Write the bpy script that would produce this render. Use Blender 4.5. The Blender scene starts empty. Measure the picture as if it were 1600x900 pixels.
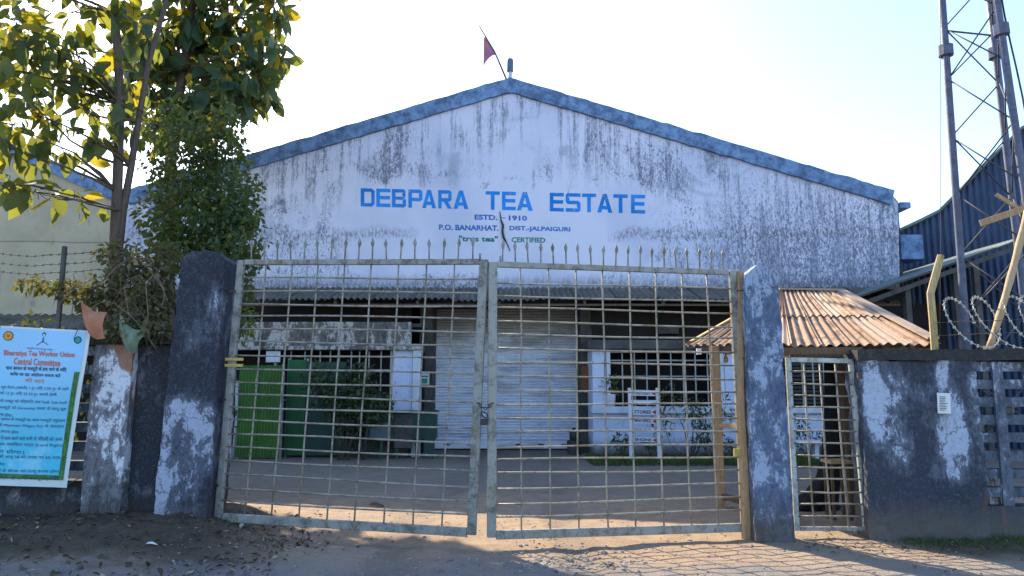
import bpy, bmesh, math, random
from mathutils import Vector, Matrix, noise as mnoise
random.seed(11)
R = math.radians
S = bpy.context.scene
C = S.collection

# ------------------------------------------------------------------ camera
F = 1155.0                       # focal length in photo pixels (1600 wide)
PITCH = math.atan(160 / F)
EYE = 1.5
cd = bpy.data.cameras.new('camera'); cam = bpy.data.objects.new('camera', cd); C.objects.link(cam)
cd.sensor_width = 36; cd.lens = F / 1600 * 36; cd.clip_start = 0.05; cd.clip_end = 3000
cam.location = (0, 0, EYE); cam.rotation_euler = (R(90) + PITCH, 0, 0)
S.camera = cam
# ------------------------------------------------------------------ world, sun, exposure
SUN_AZ, SUN_EL = -30.0, 37.0      # degrees left of straight ahead, above the horizon
w = bpy.data.worlds.new('World'); S.world = w; w.use_nodes = True
nt = w.node_tree; nt.nodes.clear()
sky = nt.nodes.new('ShaderNodeTexSky'); sky.sky_type = 'NISHITA'; sky.sun_disc = False
sky.sun_elevation = R(SUN_EL); sky.sun_rotation = R(SUN_AZ)
sky.air_density = 1.0; sky.dust_density = 1.0; sky.ozone_density = 3.0
bg = nt.nodes.new('ShaderNodeBackground'); bg.inputs[1].default_value = 0.15
wo = nt.nodes.new('ShaderNodeOutputWorld')
nt.links.new(sky.outputs[0], bg.inputs[0]); nt.links.new(bg.outputs[0], wo.inputs[0])
sl = bpy.data.lights.new('sun', 'SUN'); sl.energy = 4.2; sl.angle = R(0.5); sl.color = (1.0, 0.82, 0.58)
so = bpy.data.objects.new('sun', sl); C.objects.link(so)
sd = Vector((math.sin(R(SUN_AZ)) * math.cos(R(SUN_EL)), math.cos(R(SUN_AZ)) * math.cos(R(SUN_EL)), math.sin(R(SUN_EL))))
so.rotation_euler = sd.to_track_quat('Z', 'Y').to_euler(); so.location = sd * 60
vs = S.view_settings; vs.view_transform = 'Standard'; vs.look = 'None'; vs.gamma = 1; vs.use_curve_mapping = False
vs.exposure = 1.55
S.render.engine = 'CYCLES'
S.cycles.use_denoising = True
S.cycles.max_bounces = 8; S.cycles.transparent_max_bounces = 8

# ------------------------------------------------------------------ pixel -> world
CP, SP = math.cos(PITCH), math.sin(PITCH)
def P(u, v, Y):
    a = (u - 800) / F; b = (450 - v) / F
    t = Y / (CP - b * SP)
    return Vector((a * t, Y, EYE + (SP + b * CP) * t))
def G(u, v, z=0.0):
    a = (u - 800) / F; b = (450 - v) / F
    t = (z - EYE) / (SP + b * CP)
    return Vector((a * t, (CP - b * SP) * t, z))
def lerp(a, b, t): return a + (b - a) * t
def smooth(a, b, x):
    t = max(0, min(1, (x - a) / (b - a))); return t * t * (3 - 2 * t)

# ------------------------------------------------------------------ node materials
class NT:
    def __init__(s, name):
        s.m = bpy.data.materials.new(name); s.m.use_nodes = True
        s.t = s.m.node_tree; s.n = s.t.nodes; s.l = s.t.links
        s.b = s.n['Principled BSDF']; s.out = s.n['Material Output']
        s._pos = None
    def pos(s):
        if s._pos is None: s._pos = s.n.new('ShaderNodeNewGeometry').outputs['Position']
        return s._pos
    def put(s, sock, v):
        if isinstance(v, bpy.types.NodeSocket): s.l.new(v, sock)
        elif isinstance(v, (tuple, list)) and len(v) == 3 and sock.type == 'RGBA': sock.default_value = (*v, 1)
        else: sock.default_value = v
    def vscale(s, sc, vec=None):
        n = s.n.new('ShaderNodeVectorMath'); n.operation = 'MULTIPLY'
        s.l.new(vec or s.pos(), n.inputs[0]); n.inputs[1].default_value = sc; return n.outputs[0]
    def noise(s, scale, detail=5, rough=.55, dist=0, vec=None, col=False):
        n = s.n.new('ShaderNodeTexNoise'); n.inputs['Scale'].default_value = scale
        n.inputs['Detail'].default_value = detail; n.inputs['Roughness'].default_value = rough
        n.inputs['Distortion'].default_value = dist
        s.l.new(vec or s.pos(), n.inputs['Vector']); return n.outputs[1 if col else 0]
    def voro(s, scale, vec=None, feat='F1', out='Distance'):
        n = s.n.new('ShaderNodeTexVoronoi'); n.feature = feat; n.inputs['Scale'].default_value = scale
        s.l.new(vec or s.pos(), n.inputs['Vector']); return n.outputs[out]
    def mr(s, v, a, b, c=0., d=1., sm=True):
        n = s.n.new('ShaderNodeMapRange'); n.interpolation_type = 'SMOOTHSTEP' if sm else 'LINEAR'
        s.put(n.inputs[0], v)
        for i, x in enumerate((a, b, c, d)): n.inputs[i + 1].default_value = x
        return n.outputs[0]
    def math(s, op, a, b=0.):
        n = s.n.new('ShaderNodeMath'); n.operation = op; s.put(n.inputs[0], a); s.put(n.inputs[1], b); return n.outputs[0]
    def mul(s, *a):
        r = a[0]
        for x in a[1:]: r = s.math('MULTIPLY', r, x)
        return r
    def add(s, a, b): return s.math('ADD', a, b)
    def sep(s, vec=None):
        n = s.n.new('ShaderNodeSeparateXYZ'); s.l.new(vec or s.pos(), n.inputs[0]); return n.outputs
    def mix(s, f, a, b, mode='MIX'):
        n = s.n.new('ShaderNodeMix'); n.data_type = 'RGBA'; n.blend_type = mode
        s.put(n.inputs['Factor'], f); s.put(n.inputs[6], a); s.put(n.inputs[7], b); return n.outputs[2]
    def mixv(s, k):
        n = s.n.new('ShaderNodeVectorMath'); n.operation = 'MULTIPLY_ADD'
        s.l.new(s.noise(3.5, 6, .7, 0, None, True), n.inputs[0]); n.inputs[1].default_value = (k, k, k); s.l.new(s.pos(), n.inputs[2]); return n.outputs[0]
    def rnd(s):
        return s.n.new('ShaderNodeNewGeometry').outputs['Random Per Island']
    def ornd(s):
        return s.n.new('ShaderNodeObjectInfo').outputs['Random']
    def fin(s, col, rough=.8, bump=None, bs=.3, bd=.02, metal=0., spec=.3):
        s.put(s.b.inputs['Base Color'], col); s.put(s.b.inputs['Roughness'], rough)
        s.put(s.b.inputs['Metallic'], metal); s.b.inputs['Specular IOR Level'].default_value = spec
        if bump is not None:
            n = s.n.new('ShaderNodeBump'); n.inputs['Strength'].default_value = bs; n.inputs['Distance'].default_value = bd
            s.put(n.inputs['Height'], bump); s.l.new(n.outputs[0], s.b.inputs['Normal'])
        return s.m

def plain(name, c, rough=.7, var=.25, scale=6, metal=0., c2=None, spec=.3):
    m = NT(name); f = m.mr(m.noise(scale, 6, .65), .3, .7)
    c2 = c2 or tuple(x * (1 - var) for x in c)
    return m.fin(m.mix(f, c, c2), rough, m.noise(scale * 5, 4), .15, .01, metal, spec)

def m_facade():
    m = NT('weathered_whitewash'); x, y, z = m.sep()
    base = m.mix(m.mr(m.noise(.5, 4), .35, .7), (.70, .72, .86), (.57, .61, .77))
    streak = m.noise(1.0, 8, .7, .4, m.vscale((5, 5, .55)))
    big = m.noise(.38, 3, .5, .6)
    fine = m.noise(9, 9, .76, .5, m.vscale((1.9, 1.9, .8)))
    speck = m.noise(26, 6, .7, .3, m.vscale((1.2, 1.2, .8)))
    mid = m.noise(1.1, 5, .6, .8, m.vscale((1, 1, .7)))
    right = m.mr(m.add(x, m.mul(mid, 4)), 3.6, 8.2)               # the right side is the most blistered
    lowz = m.mr(m.add(z, m.mul(mid, 3)), 9.6, 6.4, .45, 1)
    left = m.mul(m.mr(m.add(x, m.mul(mid, 2)), -1.4, -3.0), m.mr(m.add(z, m.mul(mid, 1.5)), 6.6, 6.0))
    near_letters = m.mul(m.mr(x, -4.6, -3.6), m.mr(m.add(x, mid), 4.6, 3.6), m.mr(z, 4.3, 4.7), m.mr(m.add(z, m.mul(mid, 2.)), 8.2, 7.4))
    reg = m.math('MAXIMUM', m.mul(right, lowz, .72), m.mul(left, .55))
    reg = m.math('MAXIMUM', reg, m.mr(m.add(m.mul(big, .5), m.mul(mid, .5)), .38, .66, .2, .74))
    reg = m.mul(reg, m.mr(near_letters, 0, 1, 1, .25))
    f1 = m.mr(m.add(streak, m.math('MULTIPLY', reg, .34)), .70, .84)
    c = m.mix(m.mul(f1, .62), base, (.22, .245, .34))
    f2 = m.mr(m.add(fine, m.mul(reg, .36)), .735, .80)
    c = m.mix(m.mul(f2, .8), c, (.13, .15, .215))
    f3 = m.mr(m.add(speck, m.mul(reg, .30)), .72, .78)
    c = m.mix(m.mul(f3, .8), c, (.16, .17, .2))
    down = m.math('SUBTRACT', m.math('SUBTRACT', 9.2, m.math('MULTIPLY', m.math('ABSOLUTE', m.math('SUBTRACT', x, -.05)), .311)), z)
    run = m.noise(1.0, 7, .7, .25, m.vscale((7, 7, .22)))
    runf = m.mul(m.mr(m.add(run, m.mul(mid, .35)), .66, .78), m.mr(m.add(down, m.mul(mid, -1.6)), 1.3, -.4), m.mr(fine, .38, .55))
    c = m.mix(m.mul(runf, .8), c, (.15, .17, .24))
    gull = m.mr(m.noise(.55, 4, .6, 1.2), .55, .68)          # wide greyish damp areas
    c = m.mix(m.mul(gull, m.mr(near_letters, 0, 1, .5, .1)), c, (.30, .34, .46))
    # old crack line with grime under it, about 5.5 m up
    wob = m.math('MULTIPLY', m.noise(1.2, 4), .5)
    band = m.mul(m.mr(m.add(z, wob), 5.52, 5.68), m.mr(m.add(z, wob), 5.98, 5.75))
    side = m.math('MAXIMUM', m.mr(x, -2.3, -2.8), m.mr(x, 2.3, 2.9))
    c = m.mix(m.mul(band, side, m.mr(fine, .42, .6), .8), c, (.16, .16, .19))
    crack = m.mr(m.voro(.8, m.vscale((1, 1, .45), m.noise(1.3, 5, .6, 0, None, True)), 'DISTANCE_TO_EDGE'), .0, .004, 1, 0)
    # damp foot of the wall over the awning
    foot = m.mul(m.mr(m.add(z, m.math('MULTIPLY', streak, .5)), 4.72, 4.36), m.mr(fine, .3, .55))
    c = m.mix(m.mul(foot, .75), c, (.12, .13, .14))
    return m.fin(c, .9, m.add(fine, m.mul(streak, .4)), .35, .03)

def m_stained(name, white, dark, amt, brick=0., zscale=.5, moss=0., patches=(), foot=(.075, .065, .055), Y=7.8):
    """black-mould concrete with whitewash left in patches"""
    m = NT(name); x, y, z = m.sep()
    big = m.noise(1.5, 5, .6, .8, m.vscale((1.6, 1.6, .75)))
    st = m.noise(3.2, 8, .72, .7, m.vscale((2.2, 2.2, zscale)))
    fine = m.noise(30, 8, .75)
    flake = m.noise(8, 12, .82, .5, m.vscale((1.2, 1.2, .8)))
    f = m.add(m.mul(big, .5), m.add(m.mul(st, .34), m.mul(flake, .62)))
    f = m.math('SUBTRACT', f, .225)
    for (pu, pv, ru, rv, k) in patches:                 # where the limewash has stayed on (k > 0) or gone (k < 0)
        q = P(pu, pv, Y); sx = ru * Y / F; sz = rv * Y / F
        dx = m.math('DIVIDE', m.math('SUBTRACT', x, q.x), sx); dz = m.math('DIVIDE', m.math('SUBTRACT', z, q.z), sz)
        f = m.add(f, m.mr(m.add(m.mul(dx, dx), m.mul(dz, dz)), 0, 1.6, k, 0))
    c = m.mix(m.mr(f, amt - .13, amt), dark, tuple(lerp(d, w_, .22) for d, w_ in zip(dark, white)))
    c = m.mix(m.mr(f, amt, amt + .035), c, white)
    c = m.mix(m.mul(m.mr(m.noise(60, 6, .75), .60, .66), .45), c, tuple(lerp(d, w_, .5) for d, w_ in zip(dark, white)))
    c = m.mix(m.mul(m.mr(m.noise(13, 10, .8, .4), .58, .62), .6), c, tuple(d * .8 for d in dark))
    c = m.mix(m.mul(m.mr(fine, .5, .62), .35), c, tuple(d * 1.8 + .05 for d in dark))
    c = m.mix(m.mul(m.mr(m.noise(55, 6, .7), .64, .69), .22), c, white)
    if brick:
        br = m.mr(m.noise(1.3, 4, .6, 1, m.vscale((2, 2, .6))), .60, .64)
        c = m.mix(m.mul(br, brick), c, (.26, .12, .07))
    if moss:
        c = m.mix(m.mul(m.mr(m.noise(2.2, 5), .52, .64), moss), c, (.10, .11, .06))
    ck = m.mr(m.voro(1.6, m.vscale((1, 1, 1), m.mixv(.35)), 'DISTANCE_TO_EDGE'), 0, .012, .8, 0)
    c = m.mix(m.mul(ck, m.mr(big, .45, .55)), c, tuple(d * .5 for d in dark))
    g = m.mr(m.add(z, m.mul(st, .5)), .72, .35)          # splash-soiled foot
    c = m.mix(m.mul(g, .85), c, foot)
    return m.fin(c, .92, m.add(m.mul(f, 1.), m.mul(fine, .5)), .6, .03)

def m_ground():
    m = NT('dirt_and_worn_asphalt'); x, y, z = m.sep()
    n1 = m.noise(.8, 6, .6); n2 = m.noise(5, 8, .7); n3 = m.noise(38, 8, .75); n4 = m.voro(60)
    dirt = m.mix(m.mr(n2, .3, .7), (.34, .25, .17), (.22, .16, .115))
    dirt = m.mix(m.mul(m.mr(n3, .53, .64), .6), dirt, (.42, .34, .26)); dirt = m.mix(m.mul(m.mr(m.noise(120, 4, .7), .56, .64), .6), dirt, (.12, .09, .07))
    asph = m.mix(m.mr(n2, .3, .7), (.15, .15, .152), (.205, .195, .185))
    asph = m.mix(m.mul(m.mr(n3, .52, .64), .6), asph, (.31, .30, .29)); asph = m.mix(m.mul(m.mr(m.noise(110, 4, .7), .55, .63), .7), asph, (.07, .07, .07))
    edge = m.add(y, m.mul(m.add(n1, m.mul(n2, .5)), 1.6))
    fa = m.mul(m.mr(edge, 8.3, 7.5), m.mr(m.add(n2, m.mul(n1, .5)), .9, .65, .55, 1))
    c = m.mix(fa, dirt, asph)
    yard = m.mr(m.add(y, m.mul(n1, 3)), 11.5, 13.5)
    c = m.mix(m.mul(yard, .7), c, m.mix(m.mr(n2, .3, .7), (.19, .165, .145), (.15, .13, .115)))
    trk = m.add(x, m.mul(m.math('SINE', m.mul(y, .55)), -.18))
    t1 = m.mr(m.math('ABSOLUTE', m.math('SUBTRACT', m.add(trk, m.mul(n2, .25)), -.83)), .12, .34, 1, 0); t2 = m.mr(m.math('ABSOLUTE', m.math('SUBTRACT', m.add(trk, m.mul(n2, .25)), .87)), .12, .34, 1, 0)
    c = m.mix(m.mul(m.math('MAXIMUM', t1, t2), m.mr(n1, .3, .6), .45), c, (.115, .10, .088))
    c = m.mix(m.mul(m.mr(m.noise(.45, 6, .65, .8), .5, .66), .5), c, (.27, .23, .19))
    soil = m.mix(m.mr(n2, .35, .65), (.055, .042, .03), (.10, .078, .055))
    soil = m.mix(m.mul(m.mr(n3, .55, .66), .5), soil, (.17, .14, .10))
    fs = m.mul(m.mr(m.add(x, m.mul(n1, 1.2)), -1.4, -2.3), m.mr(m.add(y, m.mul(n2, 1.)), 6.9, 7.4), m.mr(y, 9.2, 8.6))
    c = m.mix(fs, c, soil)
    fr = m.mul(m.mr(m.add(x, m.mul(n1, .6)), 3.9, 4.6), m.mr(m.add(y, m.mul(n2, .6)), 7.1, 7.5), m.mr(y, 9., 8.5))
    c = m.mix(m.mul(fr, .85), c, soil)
    far = m.mr(y, 40, 60); c = m.mix(far, c, (.10, .13, .05))
    return m.fin(c, .95, m.add(n2, m.add(m.mul(n3, .6), m.mul(n4, .3))), .7, .03)

def m_leaf(name, cols, trans=.45, rough=.45):
    m = NT(name); r = m.math('FRACT', m.add(m.rnd(), m.ornd()))
    c = m.mix(m.mr(r, .0, .5), cols[0], cols[1]); c = m.mix(m.mr(r, .6, .95), c, cols[2])
    c = m.mix(m.mul(m.mr(m.noise(14, 4), .5, .7), .3), c, cols[1])
    if len(cols) > 3: c = m.mix(m.mr(r, .89, .90), c, cols[3])
    m.fin(c, rough, None, spec=.4)
    tr = m.n.new('ShaderNodeBsdfTranslucent'); ms = m.n.new('ShaderNodeMixShader'); ms.inputs[0].default_value = trans
    m.l.new(m.mix(.5, c, (.55, .55, .05), 'MULTIPLY') if False else m.mix(.45, c, (.42, .40, .03)), tr.inputs[0])
    m.l.new(m.b.outputs[0], ms.inputs[1]); m.l.new(tr.outputs[0], ms.inputs[2]); m.l.new(ms.outputs[0], m.out.inputs[0])
    return m.m

def m_metal(name, c, rust=.35, rough=.55, dark=(.10, .09, .075), metal=.25):
    m = NT(name); n1 = m.noise(7, 7, .7, .3); n2 = m.noise(40, 5, .7)
    cc = m.mix(m.mr(n1, .4, .62), c, tuple(x * .72 for x in c))
    cc = m.mix(m.mul(m.mr(m.add(m.mul(n1, .6), m.mul(n2, .4)), .5, .6), rust), cc, dark)
    cc = m.mix(m.mul(m.mr(m.noise(3.5, 5, .6, .2, m.vscale((1.3, 1.3, .8))), .55, .66), rust), cc, (.19, .15, .075))
    return m.fin(cc, m.mr(n2, .3, .7, rough - .1, rough + .2), n2, .2, .004, metal)

def m_rustroof():
    m = NT('rusty_corrugated_iron'); r = m.ornd()
    n1 = m.noise(2.2, 6, .65, .6); n2 = m.noise(22, 7, .7); n3 = m.noise(1., 6, .7, .3, m.vscale((9, 2.5, 2.5)))
    c = m.mix(m.mr(n1, .35, .65), (.33, .22, .15), (.24, .145, .09))
    c = m.mix(m.mul(m.mr(n2, .5, .68), .6), c, (.40, .31, .235))
    c = m.mix(m.mul(m.mr(n3, .5, .62), .8), c, (.10, .062, .042)); c = m.mix(m.mul(m.mr(m.noise(4.5, 7, .7, .6), .56, .64), .6), c, (.46, .36, .28))
    c = m.mix(m.mul(m.mr(r, .55, .8), .45), c, (.42, .36, .30))
    return m.fin(c, .8, n2, .3, .01, .15)

def m_wood(name, a, b):
    m = NT(name); g = m.noise(3, 8, .7, .5, m.vscale((16, 16, 1.2))); f = m.noise(9, 6)
    c = m.mix(m.mr(g, .32, .68), a, b); c = m.mix(m.mul(m.mr(f, .58, .7), .5), c, tuple(x * .35 for x in b))
    return m.fin(c, .85, g, .5, .012)

def m_shutter():
    m = NT('shutter_steel'); x, y, z = m.sep()
    n1 = m.noise(1.4, 6, .65, .5, m.vscale((1, 1, 2.2))); n2 = m.noise(9, 6, .7)
    c = m.mix(m.mr(n1, .35, .65), (.78, .83, .92), (.66, .71, .82))
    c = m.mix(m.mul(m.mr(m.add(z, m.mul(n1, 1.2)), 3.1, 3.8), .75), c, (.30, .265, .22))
    c = m.mix(m.mul(m.mr(m.noise(.9, 5, .6, .4, m.vscale((.5, 1, 2.6))), .53, .63), .45), c, (.25, .22, .20))
    c = m.mix(m.mul(m.mr(n2, .58, .7), .4), c, (.22, .2, .18))
    return m.fin(c, .5, n2, .15, .004, .0)

def m_corr(name, c, c2, rough=.6, metal=.2):
    m = NT(name); n1 = m.noise(1.1, 6, .65, .4); n2 = m.noise(12, 6, .7)
    cc = m.mix(m.mr(n1, .35, .65), c, c2); cc = m.mix(m.mul(m.mr(n2, .55, .7), .35), cc, tuple(x * .5 for x in c2))
    return m.fin(cc, rough, n2, .15, .005, metal)

def m_paint(name, c, fade=.45):
    """painted lettering, worn so that the wall shows through in flecks"""
    m = NT(name); n1 = m.noise(3, 8, .72, .4, m.vscale((1.4, 1.4, .9))); n2 = m.noise(24, 6, .7)
    m.fin(m.mix(m.mr(m.noise(1.3, 4), .35, .65), c, tuple(min(1, x * 1.35 + .02) for x in c)), .75)
    a = m.mr(m.add(m.mul(n1, .7), m.mul(n2, .3)), fade - .06, fade + .06, .12, 1)
    m.put(m.b.inputs['Alpha'], a)
    return m.m

M = {}
def mats():
    M['facade'] = m_facade()
    M['ground'] = m_ground()
    M['coping'] = plain('blue_grey_coping', (.20, .33, .55), .9, .45, 5, c2=(.075, .125, .22))
    M['pillar_l'] = m_stained('mouldy_pillar', (.36, .41, .52), (.03, .036, .052), .62, patches=((285, 690, 60, 75, .14), (250, 775, 14, 45, .2), (325, 480, 40, 60, .03), (300, 590, 60, 40, -.06), (330, 430, 60, 30, -.1)))
    M['pillar_r'] = m_stained('blue_grey_pillar', (.31, .39, .53), (.055, .082, .145), .515)
    M['wall_l'] = m_stained('mouldy_boundary_wall', (.50, .53, .60), (.03, .034, .045), .655, .0, patches=((100, 775, 30, 14, .1), (20, 780, 30, 14, .08), (190, 770, 40, 14, .1)))
    M['pilaster'] = m_stained('whitewashed_pilaster', (.62, .66, .74), (.06, .06, .068), .56, .9, .3, patches=((185, 640, 40, 130, .10),))
    M['wall_r'] = m_stained('stained_boundary_wall', (.40, .47, .60), (.04, .049, .07), .60, .3, .4, patches=((1362, 620, 14, 80, .16), (1405, 640, 55, 70, .07), (1395, 610, 60, 25, .06), (1472, 580, 10, 30, .2), (1490, 690, 24, 80, .13), (1535, 630, 24, 70, .14), (1440, 640, 20, 90, -.08), (1430, 790, 140, 40, -.1)), foot=(.12, .105, .09))
    M['jali'] = m_stained('whitewashed_grille_blocks', (.40, .47, .60), (.06, .075, .10), .53)
    M['cap'] = m_stained('black_coping', (.2, .2, .21), (.035, .035, .036), .66)
    M['gate'] = m_metal('weathered_gate_steel', (.30, .305, .285), .7)
    M['bar'] = m_metal('gate_rod_steel', (.33, .315, .265), .6, .6)
    M['wicket'] = m_metal('pale_wicket_steel', (.46, .49, .47), .3)
    M['wood'] = m_wood('raw_timber', (.46, .31, .17), (.30, .19, .10))
    M['wood_y'] = m_wood('yellow_weathered_timber', (.50, .40, .20), (.34, .25, .12))
    M['wood_d'] = m_wood('dark_timber', (.17, .11, .07), (.09, .06, .04))
    M['bamboo'] = m_wood('dry_bamboo', (.48, .36, .22), (.36, .25, .14))
    M['rustroof'] = m_rustroof()
    M['shutter'] = m_shutter()
    M['awning'] = m_corr('grey_asbestos_sheet', (.17, .155, .13), (.10, .09, .075), .9, 0)
    M['blue_wall'] = m_stained('pale_blue_limewash', (.56, .63, .80), (.22, .26, .36), .31)
    M['band'] = m_stained('stained_parapet', (.46, .44, .42), (.06, .055, .05), .50, 0, .35)
    M['conc'] = plain('grimy_concrete', (.10, .096, .092), .9, .5, 2.5)
    M['dark'] = plain('painted_shade_interior', (.028, .026, .025), .95, .4, 1.5)  # near-black colour paints in the shade of interiors and voids
    M['white_paint'] = plain('white_paint', (.62, .66, .74), .6, .25, 4)
    M['bars_in'] = plain('grey_window_bar', (.36, .36, .35), .6, .3, 5)
    M['green'] = m_corr('green_painted_sheet', (.06, .165, .03), (.045, .115, .025), .55, .1)
    M['green2'] = m_corr('dark_green_painted_sheet', (.02, .125, .04), (.016, .085, .03), .55, .1)
    M['dgreen'] = m_corr('bottle_green_steel', (.03, .085, .065), (.02, .055, .045), .5, .2)
    M['glass'] = plain('dusty_glass', (.12, .19, .22), .2, .3, 3, spec=.5)
    M['cream'] = None
    m = NT('cream_limewash'); x, y, z = m.sep()
    n1 = m.noise(.8, 6, .6, .5); n2 = m.noise(1.6, 8, .7, .4, m.vscale((3, 3, .7)))
    c = m.mix(m.mr(n1, .35, .7), (.50, .45, .32), (.40, .355, .25))
    c = m.mix(m.mul(m.mr(n2, .56, .7), .55), c, (.22, .17, .13))
    ln = m.mr(m.math('ABSOLUTE', m.math('SUBTRACT', m.add(z, m.mul(m.noise(.6), .15)), 5.55)), .0, .03, .7, 0)
    c = m.mix(ln, c, (.14, .11, .08)); M['cream'] = m.fin(c, .9, n2, .2, .02)
    M['shed'] = m_corr('dark_blue_sheet_cladding', (.045, .075, .14), (.03, .05, .10), .55, .2)
    M['shedroof'] = m_corr('grey_green_roof_sheet', (.20, .24, .24), (.13, .16, .16), .7, .1)
    M['tower'] = m_metal('galvanised_tower_steel', (.12, .14, .21), .3, .55, (.13, .075, .05), .2)
    M['tower_rod'] = plain('thin_steel_rod', (.09, .09, .10), .6, .4, 4)
    M['razor'] = m_metal('galvanised_razor_wire', (.46, .44, .38), .3, .5)
    M['wire'] = plain('rusty_wire', (.10, .085, .075), .8, .3, 9)
    M['flag'] = None
    m = NT('faded_flag_cloth'); M['flag'] = m.fin(m.mix(m.mr(m.noise(1.5), .4, .6), (.50, .17, .20), (.36, .17, .30)), .9)
    M['lamp'] = plain('blue_grey_plastic', (.10, .16, .27), .5, .2)
    M['letters'] = m_paint('blue_sign_paint', (.004, .20, .60), .425)
    M['letters2'] = m_paint('dark_blue_sign_paint', (.015, .12, .42), .425)
    M['letters_g'] = m_paint('green_sign_paint', (.012, .17, .14), .40)
    M['banner_w'] = plain('banner_vinyl_white', (.60, .70, .72), .45, .1, 3)
    m = NT('banner_print_blue'); u = m.n.new('ShaderNodeTexCoord').outputs['UV']; ux, uy, uz = m.sep(u)
    cl = m.mr(m.noise(5, 5, .6, .3, u), .45, .7)
    c = m.mix(m.mr(uy, .0, 1.), (.30, .58, .86), (.05, .50, .70)); c = m.mix(m.mul(cl, m.mr(uy, .5, .9), .6), c, (.35, .66, .80))
    M['banner'] = m.fin(c, .42)
    M['banner_g'] = plain('banner_print_green', (.06, .22, .05), .45, .7, 22)
    M['ink'] = plain('black_ink', (.02, .03, .07), .6, .2)
    M['ink_b'] = plain('navy_ink', (.02, .06, .17), .6, .2)
    M['ink_r'] = plain('orange_red_ink', (.62, .15, .06), .6, .2)
    M['ink_y'] = plain('yellow_ink', (.75, .42, .03), .6, .2)
    M['ink_g'] = plain('green_ink', (.05, .30, .22), .6, .2)
    M['paper'] = plain('white_paper', (.66, .70, .70), .8, .08)
    M['sign_w'] = plain('white_sign_board', (.64, .68, .76), .6, .1)
    M['red'] = plain('red_paint', (.42, .06, .06), .6, .2)
    M['rust'] = plain('rust_red_box', (.26, .09, .05), .8, .3)
    M['black'] = plain('black_cloth', (.014, .014, .016), .9, .4)
    M['orange_cloth'] = plain('faded_orange_sack', (.46, .20, .12), .9, .3, 5)
    M['green_cloth'] = plain('faded_green_sack', (.20, .28, .19), .9, .45, 6)
    M['leaf_big'] = m_leaf('broad_leaf', [(.045, .105, .045), (.03, .075, .045), (.075, .135, .04), (.40, .27, .02)], .42)
    M['leaf_backlit'] = m_leaf('backlit_broad_leaf', [(.07, .125, .04), (.04, .09, .045), (.16, .18, .03), (.45, .33, .02)], .55)  # yellower colours paint the backlit look into the near tree's leaves
    M['leaf_small'] = m_leaf('small_leaf', [(.045, .095, .03), (.03, .07, .03), (.07, .125, .03), (.16, .18, .03)], .35)
    M['leaf_dry'] = m_leaf('dry_creeper_leaf', [(.085, .085, .04), (.06, .065, .03), (.14, .11, .06), (.24, .19, .11)], .25, .8)
    M['leaf_dark'] = m_leaf('dark_hedge_leaf', [(.035, .06, .022), (.025, .045, .02), (.055, .08, .03)], .2)
    M['bark'] = m_wood('grey_bark', (.13, .10, .08), (.07, .055, .045))
    M['twig'] = plain('dry_twig', (.22, .175, .12), .9, .4, 8)
    M['litter'] = m_leaf('fallen_leaf', [(.11, .075, .045), (.065, .045, .03), (.17, .12, .075), (.34, .29, .22)], .04, .9)
    M['stone'] = None
    m = NT('grey_stone'); r = m.rnd(); M['stone'] = m.fin(m.mix(r, (.14, .14, .145), (.30, .285, .265)), .9, m.noise(40), .4, .01)
    M['grass'] = m_leaf('grass_blade', [(.05, .10, .02), (.035, .08, .02), (.09, .12, .03)], .3, .6)
    M['brass'] = plain('yellow_metal', (.50, .38, .10), .5, .3)
    M['terracotta'] = plain('terracotta', (.34, .15, .09), .9, .3)
    M['steel_d'] = plain('dark_steel', (.05, .05, .055), .45, .3, 9, .5)
mats()

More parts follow.
